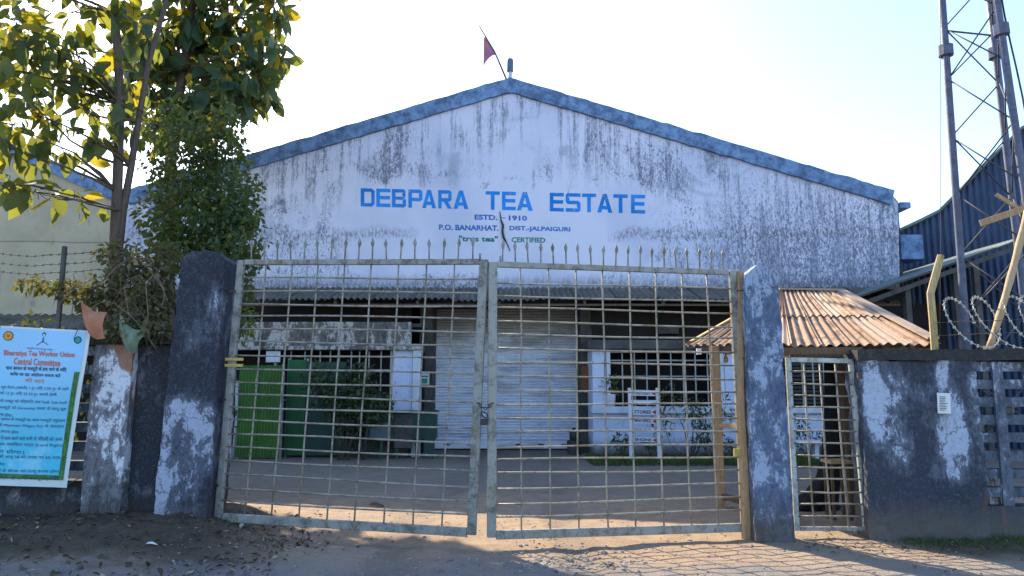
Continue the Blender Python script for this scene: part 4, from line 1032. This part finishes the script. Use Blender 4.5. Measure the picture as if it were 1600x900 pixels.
bdisc(123, 532, 6, 'ink_b', .006); bdisc(123, 532, 4.6, 'ink_g', .0068)
bdisc(68, 523, 3.2, 'ink_b', .006); bdisc(68, 524, 1.8, 'banner_w', .0068)
for (ua_, va_, ub_, vb_) in ((67, 528, 66, 534), (66, 534, 56, 539), (66, 534, 75, 538)):
    s0, t0 = bst(ua_, va_); s1, t1 = bst(ub_, vb_); dx = .007
    MB().add([BN(s0 - dx, t0, .006), BN(s0 + dx, t0, .006), BN(s1 + dx, t1 + .008, .006), BN(s1 - dx, t1 + .008, .006)], [(0, 3, 2, 1)]).build('printed_emblem', 'ink_b', bn)
for (s, t) in ((.99, .01), (.01, .01), (.985, .985)):
    p = BN(s, t); MB().tube([p, Vector((p.x + .02, YLW + .02, p.z + .05))], .004, 5).build('tie_cord', 'twig', bn)

# ================================================================== YARD OBJECTS
# direction sign
Yd = 15.9
ds = thing('direction_sign', G(1002, 722), 'white post sign with a ladder of lettered arrow boards', 'sign')
xa_, xb_ = px(983.5, Yd), px(1027, Yd)
for x in (xa_, xb_): MB().box(x - .03, x + .03, Yd, Yd + .06, -.02, pz(606, Yd)).build('post', 'sign_w', ds, .004)
for (v0, v1, txt, dv) in ((609, 618, 'FACTORY', 1), (625, 632, '', .3), (639, 648, 'STORES', .6), (653, 661, 'MAIN OFFICE', 1.2), (668, 675, 'PACK HOUSE', .6), (683, 690, 'ENGINE', 1)):
    x0_, x1_ = xa_ + .032, xb_ - .032; z0_, z1_ = pz(v1, Yd), pz(v0, Yd); dd = dv * .014
    b = MB().hexa([(x0_, Yd + .005, z0_), (x1_, Yd + .005, z0_ - dd), (x1_, Yd + .03, z0_ - dd), (x0_, Yd + .03, z0_)], [(x0_, Yd + .005, z1_), (x1_, Yd + .005, z1_ - dd), (x1_, Yd + .03, z1_ - dd), (x0_, Yd + .03, z1_)]).build('board', 'sign_w', ds)
    if txt:
        zt_, zb_ = lerp(z0_, z1_, .84), lerp(z0_, z1_, .2)
        text_mb(txt, (x0_ + .06, Yd + .002, zt_), (x1_ - .12, Yd + .002, zt_ - dd), (x0_ + .06, Yd + .002, zb_), bold=.03).build('lettering', 'ink_b', b)
        xm = x1_ - .06; zm = (z0_ + z1_) / 2 - dd
        MB().add([(xm - .04, Yd + .002, zm), (xm + .05, Yd + .002, zm - .05), (xm + .05, Yd + .002, zm + .05)], [(0, 1, 2)]).build('arrow', 'red', b)

# green sheets
def green(u0, u1, v0, Y, mat, label, corr_n, cat='panel'):
    x0, x1 = px(u0, Y), px(u1, Y); zt = pz(v0, Y)
    t = thing('green_screen', ((x0 + x1) / 2, Y, 0), label, cat, 'green painted panels')
    if corr_n:
        nsh = 2
        for k in range(nsh):
            a, b = lerp(x0, x1, k / nsh), lerp(x0, x1, (k + 1.03) / nsh)
            corr((a, Y - .01 * k, .04), (b, Y - .01 * k, .04), (b, Y - .01 * k, zt), (a, Y - .01 * k, zt), corr_n // nsh, .018, 2).build('sheet', mat, t)
    else:
        MB().box(x0, x1, Y, Y + .05, .05, zt).build('sheet', mat, t, .01)
        MB().box(x1 + .002, x1 + .9, Y + .02, Y + .06, .05, zt - .05).build('side_sheet', 'dgreen', t)
    for x in (x0, x1): MB().box(x - .025, x + .025, Y + .062, Y + .12, 0, zt + .03).build('post', 'bars_in', t)
    return t
gp = green(374, 440, 571, 16.6, 'green', 'bright green corrugated sheet screen at the left of the yard', 14)
MB().box(px(401, 16.55) - .02, px(401, 16.55) + .02, 16.53, 16.56, pz(604, 16.5), pz(592, 16.5)).build('handle', 'white_paint', gp)
green(449, 478, 562, 17.0, 'green2', 'dark green flat door panel beside the bush', 0)
b = thing('white_pipe', G(366, 706), 'white drain pipe standing left of the green corrugated screen', 'pipe')
MB().tube([P(371, 595, 17.0), P(371, 650, 17.0), Vector((px(371, 17.0), 17.0, 0))], .045, 10).build('pipe', 'white_paint', b)
# dark green booth
bo = thing('weighing_booth', G(645, 714), 'bottle green steel booth with dusty glass beside the shutter', 'booth')
Yb = 16.7; x0, x1 = px(572, Yb), px(682, Yb); zt = pz(646, Yb)
MB().box(x0, x1, Yb, Yb + .4, .42, zt).build('body', 'dgreen', bo, .02)
MB().box(x0 - .04, x1 + .04, Yb - .06, Yb + .42, zt + .003, zt + .06).build('counter_top', 'dgreen', bo, .015)
MB().box(px(580, Yb), px(612, Yb), Yb - .012, Yb - .002, pz(687, Yb), pz(660, Yb)).build('glass_pane', 'glass', bo)
MB().box(px(618, Yb), px(646, Yb), Yb - .03, Yb - .002, pz(700, Yb), pz(652, Yb)).build('door', 'conc', bo, .01)
for u in (574, 598, 622, 652, 678):
    MB().box(px(u, Yb) - .03, px(u, Yb) + .03, Yb + .02, Yb + .08, 0, .418).build('leg', 'dgreen', bo)
MB().box(px(664, Yb), px(680, Yb), Yb - .02, Yb - .003, .05, zt - .05).build('side_panel', 'dgreen', bo)
# small signs / boxes by the shutter
nsn = thing('small_notice', P(664, 604, 18.25), 'small white and teal notice on the pier left of the shutter', 'notice')
c = P(664, 592, 18.25); MB().box(c.x - .11, c.x + .11, 18.23, 18.25, c.z - .14, c.z + .14).build('sheet', 'paper', nsn); MB().box(c.x - .07, c.x + .06, 18.222, 18.228, c.z - .11, c.z + .01).build('printed_mark', 'ink_g', nsn)
MB().box(c.x - .09, c.x + .08, 18.222, 18.228, c.z + .05, c.z + .075).build('printed_mark', 'ink_b', nsn)
rb = thing('meter_box', P(917, 608, 18.2), 'rust red meter box on the pier right of the shutter', 'box')
c = P(917, 590, 18.2); MB().box(c.x - .13, c.x + .13, 18.12, 18.28, c.z - .3, c.z + .28).build('case', 'rust', rb, .015); MB().box(c.x - .10, c.x + .10, 18.105, 18.118, c.z - .1, c.z + .22).build('lid', 'rust', rb, .006)
# bicycle-pump like clutter by the shutter: a bucket and a can stack
bk = thing('paint_drum', G(897, 706), 'small white and grey drum by the foot of the shutter', 'drum')
c = Vector((px(896, 17.9), 17.9, 0)); lathe([(.14, 0), (.16, .02), (.17, .3), (.175, .31), (.16, .32)], c).build('body', 'conc', bk)
lathe([(.10, .322), (.11, .34), (.11, .52), (.06, .56), (.03, .62)], c).build('can', 'steel_d', bk)

# ================================================================== PLANTS
def leaf_pts(L, W, curl, fold=.18):
    """broad leaf along +x, folded along the midrib: returns verts, faces"""
    st = [(0, .02), (.22, .75), (.5, 1.), (.78, .66), (1., .03)]
    vs = []
    for t, w_ in st:
        z = -curl * t * t * L; vs += [Vector((t * L, -w_ * W / 2, z + fold * w_ * W / 2)), Vector((t * L, 0, z)), Vector((t * L, w_ * W / 2, z + fold * w_ * W / 2))]
    fs = []
    for i in range(4):
        k = i * 3; fs += [(k, k + 3, k + 4, k + 1), (k + 1, k + 4, k + 5, k + 2)]
    return vs, fs
def small_leaf(L, W): return [Vector((0, 0, 0)), Vector((L * .45, -W / 2, .1 * W)), Vector((L, 0, -.1 * L)), Vector((L * .45, W / 2, .1 * W))], [(0, 1, 2, 3)]
def orient(d, roll):
    d = d.normalized(); q = d.to_track_quat('X', 'Z'); return q.to_matrix() @ Matrix.Rotation(roll, 3, 'X')
def rdir(rn, up=0.):
    v = Vector((rn.gauss(0, 1), rn.gauss(0, 1), rn.gauss(0, 1) + up)); return v.normalized()
def cluster_leaves(mb, c, rad, n, L, rn, droop=.4, small=True, W=.5):
    for _ in range(n):
        d = rdir(rn); p = c + Vector((d.x * rad.x, d.y * rad.y, d.z * rad.z)) * rn.random() ** .45
        ld = (d * .6 + rdir(rn) + Vector((0, 0, -droop))); l = L * rn.uniform(.6, 1.25); m3 = orient(ld, rn.uniform(-1.2, 1.2))
        vs, fs = small_leaf(l, l * W) if small else leaf_pts(l, l * W, rn.uniform(0, .4))
        mb.add([p + m3 @ v for v in vs], fs, not small)
def branch(mb, a, b, r0, r1, rn, bow=.2, n=7):
    L = (b - a).length; off = rdir(rn) * L * bow * .5; pts = []
    for i in range(n + 1):
        t = i / n; p = a.lerp(b, t) + off * math.sin(math.pi * t) + rdir(rn) * L * .012
        if i in (0, n): p = a.lerp(b, t)
        pts.append(p)
    mb.tube(pts, [lerp(r0, r1, i / n) for i in range(n + 1)], 6); return pts

# ---- tall broad-leaved tree
rn = random.Random(21)
tree = thing('broad_leaved_tree', (P(182, 500, 9.2).x, 9.2, 0), 'tall broad leaved tree with backlit yellow green leaves behind the left wall', 'tree')
tb = [P(176, 560, 9.2), P(178, 430, 9.2), P(183, 300, 9.2), P(188, 160, 9.25), P(180, 20, 9.3), P(176, -120, 9.35), P(180, -300, 9.4)]
tb.insert(0, Vector((tb[0].x - .02, 9.2, -.05)))
mb = MB(); mb.tube(tb, [.085, .075, .07, .064, .056, .05, .04, .025], 10)
t2b = [P(192, 330, 9.25), P(205, 260, 9.3), P(216, 190, 9.4), P(232, 100, 9.6), P(260, 0, 9.8), P(290, -130, 10)]
mb.tube([P(183, 420, 9.2)] + t2b, [.05, .05, .045, .04, .035, .03, .02], 8)
mb.build('trunk', 'bark', tree)
CL = [  # u, v, Y, radius px (u, v), leaves
 (300, 30, 10.2, 55, 35, 26), (345, 60, 10.6, 45, 40, 26), (390, 35, 10.2, 45, 40, 24), (412, 85, 9.8, 28, 40, 20), (385, 125, 10., 35, 35, 22), (340, 120, 10.6, 45, 40, 26),
 (290, 95, 11., 45, 45, 26), (255, 50, 10.4, 40, 45, 24), (245, 130, 10.2, 40, 40, 24), (215, 40, 9.6, 30, 40, 16), (325, 165, 9.9, 40, 22, 18), (280, 165, 10.4, 40, 30, 18), (375, 150, 9.7, 25, 22, 12),
 (430, 20, 9.8, 18, 30, 10), (435, 85, 9.5, 10, 16, 5), (404, 130, 9.5, 18, 16, 7),
 (30, 40, 8.6, 50, 40, 20), (70, 60, 8.6, 30, 40, 12), (20, 110, 8.4, 30, 30, 10), (50, 95, 8.8, 30, 20, 8), (110, 20, 9.2, 35, 22, 10), (150, 15, 9.2, 30, 20, 9), (118, 75, 9.0, 24, 22, 9),
 (135, 105, 9.2, 34, 24, 12), (115, 135, 9.0, 28, 22, 10), (150, 140, 9.3, 26, 26, 10), (40, 150, 8.4, 40, 25, 12), (20, 195, 8.2, 26, 30, 12), (60, 180, 8.5, 26, 25, 8), (30, 235, 8.3, 26, 16, 7),
 (100, 238, 8.8, 16, 14, 5), (160, 215, 9.0, 20, 20, 7), (200, 130, 9.5, 20, 40, 10), (205, 190, 9.5, 18, 30, 8), (140, 180, 9.1, 12, 16, 4), (10, 290, 8.1, 20, 25, 6), (115, 312, 8.6, 14, 20, 5), (60, 300, 8.5, 14, 14, 4),
 (-60, 60, 8.8, 60, 60, 26), (-60, 200, 8.6, 50, 60, 22),
 (40, -60, 9., 70, 50, 26), (160, -60, 9.6, 60, 50, 24), (270, -60, 10.3, 60, 50, 26), (370, -60, 10.5, 50, 45, 24), (220, -150, 10, 90, 50, 26), (90, -150, 9.4, 80, 50, 24), (340, -150, 10.6, 60, 40, 20), (-80, -80, 9.2, 70, 60, 22), (200, -240, 10, 80, 40, 18)]
leafmeshes = []
for k in range(6):
    L = 1.0; vs, fs = leaf_pts(L, random.uniform(.4, .72), rn.uniform(-.15, .8), rn.uniform(.05, .55))
    for v_ in vs: v_ += mnoise.noise_vector(v_ * 2.5 + Vector((k, k, k))) * .07
    me = bpy.data.meshes.new('leaf'); me.from_pydata(vs, [], fs); me.polygons.foreach_set('use_smooth', [True] * len(fs)); me.materials.append(M['leaf_big']); leafmeshes.append(me)
def leafy_tree(root, clusters, trunkpts, mult, L0, L1, dy, nparts, big=.022, mat='leaf_big'):
    rest = MB(); limbs = MB(); cand = []
    meshes = leafmeshes
    if mat != 'leaf_big':
        meshes = [m_.copy() for m_ in leafmeshes]
        for m_ in meshes: m_.materials[0] = M[mat]
    for (u, v, Y, ru, rv, n) in clusters:
        c = P(u, v, Y); sc_ = Y / F
        base = min(trunkpts, key=lambda q: (q - c).length + max(0, q.z - c.z) * 2)
        branch(limbs, base, c, big, big * .3, rn, .25)
        for _ in range(7):
            d = rdir(rn); branch(limbs, base.lerp(c, rn.uniform(.6, 1)) if (base - c).length < .6 else c, c + Vector((d.x * ru * sc_, d.y * dy, d.z * rv * sc_)) * .85, big * .3, .003, rn, .2, 4)
        for _ in range(int(n * mult)):
            d = rdir(rn); f_ = rn.random() ** .4
            p = c + Vector((d.x * ru * sc_, d.y * dy, d.z * rv * sc_)) * f_
            ld = d * .5 + rdir(rn) * .8 + Vector((0, 0, -.75)); L = rn.uniform(L0, L1) * rn.choice((.6, .85, 1, 1, 1.1))
            cand.append((p, orient(ld, rn.uniform(-1, 1)), L, rn.randrange(6), 0 <= u <= 460 and v > -20))
    cand.sort(key=lambda t_: (not t_[4], t_[0].y))
    for i, (p, m3, L, k, inf) in enumerate(cand):
        if i < nparts and inf:
            o = bpy.data.objects.new('leaf', meshes[k]); C.objects.link(o); o.parent = root
            o.matrix_local = Matrix.Translation(p - Vector(root.location)) @ (m3 * L).to_4x4()
        else:
            me = leafmeshes[k]; rest.add([p + m3 @ (vv.co * L) for vv in me.vertices], [tuple(f.vertices) for f in me.polygons], True)
    limbs.build('limbs', 'bark', root, kind='stuff')
    rest.build('crown', mat, root, kind='stuff')
leafy_tree(tree, [c for c in CL if c[0] <= 225], tb[3:] + t2b, 2.6, .17, .33, .7, 290, .022, 'leaf_backlit')
# ---- second, larger tree standing in the yard behind it
YT = 16.2
tk = thing('yard_tree', (P(262, 400, YT).x, YT, 0), 'larger dark crowned tree in the yard, its crown reaching right over the factory roof line', 'tree')
kb = [Vector((P(262, 400, YT).x, YT, -.05)), P(262, 500, YT), P(264, 330, YT), P(268, 220, YT), P(285, 120, YT), P(300, 20, YT), P(310, -90, YT)]
mb = MB(); mb.tube(kb, [.17, .15, .14, .12, .10, .08, .05], 10)
mb.build('trunk', 'bark', tk)
C2 = [(u, v, YT + (Y - 10.2) * 1.1, ru, rv, n) for (u, v, Y, ru, rv, n) in CL if u > 225]
C2 += [(235, 75, 15.8, 45, 45, 22), (320, -20, 16, 60, 40, 24), (250, 190, 16, 40, 25, 14), (310, 190, 16.2, 40, 18, 12), (415, -40, 16, 40, 40, 18), (400, -110, 16, 50, 40, 18)]
leafy_tree(tk, C2, kb[3:], 4.0, .27, .52, 1.1, 290, .045)

# ---- bushy small-leaved tree next to it
bt2 = thing('bushy_tree', (P(330, 420, 10.5).x, 10.5, 0), 'dense small leaved bushy tree behind the black gate pillar', 'tree')
mb = MB(); root = Vector((P(330, 420, 10.5).x, 10.5, -.05)); top = P(325, 250, 10.5)
mb.tube([root, root.lerp(top, .4) + Vector((.05, 0, 0)), root.lerp(top, .75), top], [.09, .075, .06, .03], 8)
fol = MB()
for (u, v, Y, ru, rv, n) in [(300, 230, 10.2, 45, 40, 420), (340, 250, 10.4, 45, 45, 480), (350, 200, 10.2, 25, 25, 160), (285, 300, 10., 50, 45, 480), (345, 310, 10.2, 45, 45, 520), (375, 330, 9.9, 25, 40, 260), (320, 370, 9.8, 60, 40, 560),
                             (370, 385, 9.6, 28, 30, 260), (260, 260, 10.2, 30, 40, 200), (250, 340, 9.8, 30, 40, 240), (388, 290, 10., 16, 30, 110), (395, 345, 9.8, 12, 14, 40), (290, 190, 10.4, 30, 25, 160), (360, 180, 10.2, 14, 16, 40), (375, 230, 10., 16, 20, 60), (240, 200, 10.3, 20, 40, 90), (400, 370, 9.7, 10, 8, 20), (300, 400, 9.6, 60, 30, 420), (365, 440, 9.8, 30, 35, 300), (370, 500, 9.9, 22, 35, 220), (340, 340, 9.7, 60, 40, 420), (270, 380, 9.7, 40, 40, 300), (392, 405, 9.7, 12, 25, 90)]:
    c = P(u, v, Y); sc_ = Y / F; branch(mb, root.lerp(top, rn.uniform(.5, 1)), c, .02, .005, rn, .2)
    cluster_leaves(fol, c, Vector((ru * sc_, .6, rv * sc_)), int(n * 1.3), .10, rn, .5, True, .55)
mb.build('trunk', 'bark', bt2); fol.build('crown', 'leaf_small', bt2, kind='stuff')

# ---- creeper heaped on the wall
cr = thing('wall_creeper', (P(190, 520, 8.0).x, 8.05, 2.0), 'half dry creeper tangled over the top of the left wall', 'creeper')
fol = MB(); stem = MB()
for (u, v, Y, ru, rv, n) in [(220, 420, 8.3, 50, 30, 200), (180, 450, 8.2, 45, 35, 190), (230, 470, 8.05, 40, 40, 220), (150, 470, 8.1, 35, 25, 130), (200, 510, 7.85, 40, 26, 160), (250, 440, 8.2, 20, 40, 120), (110, 450, 8.2, 30, 18, 90), (245, 510, 7.85, 20, 26, 80), (60, 445, 8.3, 40, 14, 60), (260, 395, 8.5, 30, 20, 90), (190, 395, 8.5, 40, 20, 80)]:
    cluster_leaves(fol, P(u, v, Y), Vector((ru * Y / F, .22, rv * Y / F)), int(n * 1.8), .085, rn, .9, True, .6)
for _ in range(26):
    u = rn.uniform(110, 275); v = rn.uniform(400, 480); Y = rn.uniform(7.75, 8.3); p = P(u, v, Y); pts = [p]; d = Vector((rn.uniform(-.6, .6), rn.uniform(-.2, .1), rn.uniform(.0, .8)))
    for k in range(7): d += Vector((rn.uniform(-.25, .25), rn.uniform(-.1, .08), -.28)); pts.append(pts[-1] + d * .09)
    stem.tube(pts, rn.uniform(.002, .005), 4)
for (a, b, cc) in (((222, 410), (240, 430), (262, 470)), ((240, 430), (228, 445), (229, 540)), ((196, 408), (175, 425), (150, 445)), ((244, 432), (256, 450), (252, 480))):
    stem.tube([P(*a, 7.8), P((a[0] + b[0]) / 2, (a[1] + b[1]) / 2 - 2, 7.8), P(*b, 7.8), P((b[0] + cc[0]) / 2 + 3, (b[1] + cc[1]) / 2, 7.78), P(*cc, 7.78)], .0055, 5)
fol.build('foliage', 'leaf_dry', cr, kind='stuff'); stem.build('dry_stems', 'twig', cr)
# big pale leaf folded over the creeper
def cloth(name, mat, pts, label, cat, amp, seed, nu=14, nv=14):
    TL, TR, BR, BL = [P(*p) for p in pts]; t = thing(name, (TL + BR) / 2, label, cat)
    def fn(s, t_):
        p = quadpt(BL, BR, TR, TL, s, 1 - t_); q = Vector((s * 2.2, t_ * 1.8, seed))
        return p + Vector((.3 * amp * mnoise.noise(q * 2), -amp * (mnoise.noise(q) + .6 * math.sin(s * 9 + t_ * 4 + seed)) - .05 * math.sin(math.pi * t_), .4 * amp * mnoise.noise(q + Vector((5, 5, 5))) - .04 * math.sin(math.pi * s)))
    mb = MB(); mb.grid(fn, nu, nv); k = len(mb.v); nf = len(mb.f); mb.add([v + Vector((0, .004, 0)) for v in mb.v[:k]], [tuple(reversed(f)) for f in mb.f[:nf]], True)
    mb.build('fabric', mat, t); return t
cloth('orange_sack', 'orange_cloth', [(127, 472, 7.72), (165, 487, 7.74), (166, 528, 7.72), (138, 520, 7.7)], 'faded orange sack hanging over the wall beside the banner corner', 'sack', .03, 2)
cloth('green_sack', 'green_cloth', [(187, 500, 7.7), (232, 516, 7.7), (216, 546, 7.68), (196, 546, 7.68)], 'faded green sack hanging on the creeper left of the pillar', 'sack', .035, 8)

# ---- hedge row behind left wall
hd = thing('dark_hedge', (-5.8, 11, 0), 'dark hedge between the left wall and the cream wing', 'hedge')
fol = MB(); stem = MB()
for i in range(34):
    x = rn.uniform(-10.5, -4.2); y = rn.uniform(10.4, 12); h = rn.uniform(1.9, 2.75); stem.tube([(x, y, -.02), (x + .05, y, h * .6), (x, y, h)], [.03, .02, .01], 5)
    cluster_leaves(fol, Vector((x, y, h * .62)), Vector((.55, .5, h * .42)), 170, .11, rn, .3, True, .55)
fol.build('foliage', 'leaf_dark', hd, kind='stuff'); stem.build('stems', 'bark', hd)
# ---- dark bush in the yard
yb = thing('yard_bush', (px(540, 16.4), 16.4, 0), 'dark leafy bush in front of the left barred window', 'bush')
fol = MB(); stem = MB(); c0 = Vector((px(540, 16.4), 16.4, 0))
for i in range(9):
    c = P(rn.uniform(498, 590), rn.uniform(590, 690), 16.4 + rn.uniform(-.3, .3)); stem.tube([c0 + Vector((rn.uniform(-.5, .5), 0, 0)), c], [.02, .008], 5)
    cluster_leaves(fol, c, Vector((.45, .35, .42)), 230, .12, rn, .3, True, .6)
fol.build('foliage', 'leaf_dark', yb, kind='stuff'); stem.build('stems', 'bark', yb)
# ---- plants in front of the right office
def shrub(u, v, Y, h, spread, n, L, label, mat='leaf_small', W=.3):
    b = Vector((px(u, Y), Y, 0)); t = thing('garden_plant', b, label, 'plant', 'garden plants by the pale blue wall'); fol = MB(); stem = MB()
    for k in range(max(4, int(h * 5))):
        a = rn.uniform(0, 6.28); q = b + Vector((math.cos(a) * spread * rn.uniform(.2, 1), math.sin(a) * spread * .5, h * rn.uniform(.45, 1)))
        branch(stem, b + Vector((0, 0, -.02)), q, .014, .004, rn, .2, 5); cluster_leaves(fol, q, Vector((.22, .2, .2)) * (spread / .5), n, L, rn, .5, True, W)
    fol.build('foliage', mat, t, kind='stuff'); stem.build('stems', 'bark', t)
shrub(1075, 720, 16.2, 1.45, .75, 46, .16, 'largest leafy shrub, right of the direction sign')
shrub(975, 722, 16.3, .75, .4, 26, .15, 'low broad leaved plant left of the direction sign')
shrub(1015, 722, 16.4, .5, .25, 16, .16, 'small palm like plant under the direction sign boards', W=.2)
shrub(1110, 724, 16.0, .6, .5, 50, .14, 'dark low bush by the hut post', 'leaf_dark')
shrub(1275, 724, 16.2, .8, .5, 50, .14, 'bush seen through the wicket gate', 'leaf_dark')
pot = thing('potted_plant', Vector((px(952, 17.05), 17.05, zsill1)), 'small plant in a white pot on the window sill right of the shutter', 'plant')
c = Vector((px(954, 17.16), 17.16, zsill1)); lathe([(.07, .0), (.09, .02), (.11, .26), (.115, .28)], c, 12).build('pot', 'white_paint', pot)
fol = MB(); cluster_leaves(fol, c + Vector((0, 0, .48)), Vector((.2, .15, .2)), 46, .15, rn, .3, True, .4); fol.build('foliage', 'leaf_small', pot, kind='stuff')
# grass strip along the office, and along the right wall
def grass(name, n, fn, h, label):
    mb = MB()
    for _ in range(n):
        p = fn(); a = rn.uniform(0, 6.28); l = h * rn.uniform(.4, 1.2); d = Vector((math.cos(a), math.sin(a), 0)); e = rn.uniform(.2, .9) * l
        mb.add([p - d.orthogonal().normalized() * .006 if False else p + Vector((-d.y, d.x, 0)) * .006, p - Vector((-d.y, d.x, 0)) * .006, p + d * e * .4 + Vector((0, 0, l * .7)), p + d * e + Vector((0, 0, l))], [(0, 1, 2), (0, 2, 3)])
    o = mb.build(name, 'grass', kind='stuff'); tag(o, label, 'grass'); return o
grass('grass_strip', 7000, lambda: Vector((rn.uniform(px(915, 16.3), px(1345, 16.3)), rn.uniform(15.1, 16.9), 0)), .13, 'strip of short grass along the foot of the pale blue wall')
def vg():
    x = rn.uniform(3.9, 7.5); y = 7.74 - abs(rn.gauss(0, .22)); return Vector((x, y, ground_z(x, y) - .005))
grass('grass_verge', 1500, vg, .055, 'sparse grass at the foot of the right boundary wall')

# ================================================================== BARBED WIRE LEFT
bw = thing('barbed_wire_fence', (-6.2, 8.15, 2.1), 'three sagging barbed wire strands above the left wall', 'barbed wire')
for v in (396, 411, 424):
    pts = [P(u, v + (u % 3) * .8 + 3 * math.sin(u * .03), 8.15) for u in range(-200, 201, 25)]
    MB().tube(pts, .0045, 5).build('strand', 'wire', bw); mb = MB()
    for a, b in zip(pts, pts[1:]):
        for t in (.2, .7):
            p = a.lerp(b, t); mb.beam(p + Vector((-.012, 0, -.014)), p + Vector((.012, 0, .014)), .004, .004); mb.beam(p + Vector((.012, -.01, -.014)), p + Vector((-.012, .01, .014)), .004, .004)
    mb.build('barbs', 'wire', bw, kind='stuff')
for u in (-120, 100):
    a = P(u, 400, 8.15); MB().beam((a.x, 8.15, zt_l - .02), (a.x, 8.15, P(u, 385, 8.15).z), .04, .04).build('picket', 'conc', bw)

# ================================================================== GROUND LITTER
st_ = MB()
bm = bmesh.new(); bmesh.ops.create_icosphere(bm, subdivisions=1, radius=1); iv = [v.co.copy() for v in bm.verts]; bf = [tuple(v.index for v in f.verts) for f in bm.faces]; bm.free()
def stone(p, r):
    sx, sy, sz = rn.uniform(.7, 1.3), rn.uniform(.7, 1.3), rn.uniform(.4, .8); q = Vector((rn.random() * 9, rn.random() * 9, rn.random() * 9)); a = rn.uniform(0, 6.28); ca, sa = math.cos(a), math.sin(a)
    vs = []
    for v in iv:
        k = 1 + .35 * mnoise.noise(v * 1.3 + q); x, y = v.x * sx * k * r, v.y * sy * k * r; vs.append(p + Vector((x * ca - y * sa, x * sa + y * ca, v.z * sz * k * r + r * .15)))
    st_.add(vs, bf)
for _ in range(1500):
    x = rn.uniform(-3.2, 4.5); y = 5.2 + rn.random() ** 1.4 * 4.2; stone(Vector((x, y, ground_z(x, y))), abs(rn.gauss(.002, .006)) + .004)
for _ in range(240):
    q = G(rn.gauss(890, 60), rn.gauss(872, 12)); stone(Vector((q.x, q.y, ground_z(q.x, q.y))), rn.uniform(.007, .024))
for _ in range(70):
    q = G(rn.gauss(700, 60), rn.gauss(878, 8)); stone(Vector((q.x, q.y, ground_z(q.x, q.y))), rn.uniform(.006, .018))
o = st_.build('gravel', 'stone', kind='stuff'); tag(o, 'loose grey stones and gravel scattered over the drive in front of the gate', 'gravel')
def rock(u, v, r, label):
    q = G(u, v); global st_; st_ = MB(); stone(Vector((q.x, q.y, ground_z(q.x, q.y))), r); o = st_.build('rock', 'stone'); tag(o, label, 'rock', 'rocks at the pillar foot'); rebase(o, (q.x, q.y, 0))
rock(1178, 836, .05, 'largest pale rock at the left foot of the right pillar'); rock(1195, 842, .03, 'small rock in front of the right pillar')
lt_ = MB()
def lf(x, y, L):
    p = Vector((x, y, ground_z(x, y) + .012)); m3 = orient(Vector((rn.uniform(-1, 1), rn.uniform(-1, 1), rn.uniform(-.15, .35))), rn.uniform(-.5, .5)); vs, fs = leaf_pts(L, L * rn.uniform(.2, .6), rn.uniform(-.5, .9), rn.uniform(.1, 1.2)); lt_.add([p + m3 @ v for v in vs], fs, True)
for _ in range(900):
    x = rn.uniform(-6.5, -2.0); y = rn.uniform(6.2, 7.9); lf(x, y, rn.uniform(.02, .085))
for _ in range(260):
    q = G(rn.gauss(430, 60), rn.gauss(842, 16)); lf(q.x, q.y, rn.uniform(.02, .07))
for _ in range(160): lf(rn.uniform(-3, 6), rn.uniform(5.2, 9.5), rn.uniform(.02, .06))
for _ in range(120):
    q = G(rn.uniform(1250, 1600), rn.gauss(850, 10)); lf(q.x, q.y, rn.uniform(.02, .06))
o = lt_.build('leaf_litter', 'litter', kind='stuff'); tag(o, 'dry fallen leaves strewn along the left bank and drive', 'leaf litter')
for i, (u, v, L, lab) in enumerate(((600 - 25, 790, .24, 'dead curled leaf lying on the drive behind the left gate leaf'), (268, 829, .09, 'white scrap of litter on the bank below the left pillar'), (226, 870, .10, 'pale scrap of paper lying on the left bank'))):
    q = G(u, v, .02); m = MB(); vs, fs = leaf_pts(L, L * .5, .3, .4); m3 = orient(Vector((1, .3, .1)), .2); q.z = ground_z(q.x, q.y) + .02; m.add([q + m3 @ v_ for v_ in vs], fs, True)
    o = m.build('dead_leaf' if i == 0 else 'litter_scrap', 'litter' if i == 0 else 'paper'); tag(o, lab, 'leaf' if i == 0 else 'litter'); rebase(o, q)
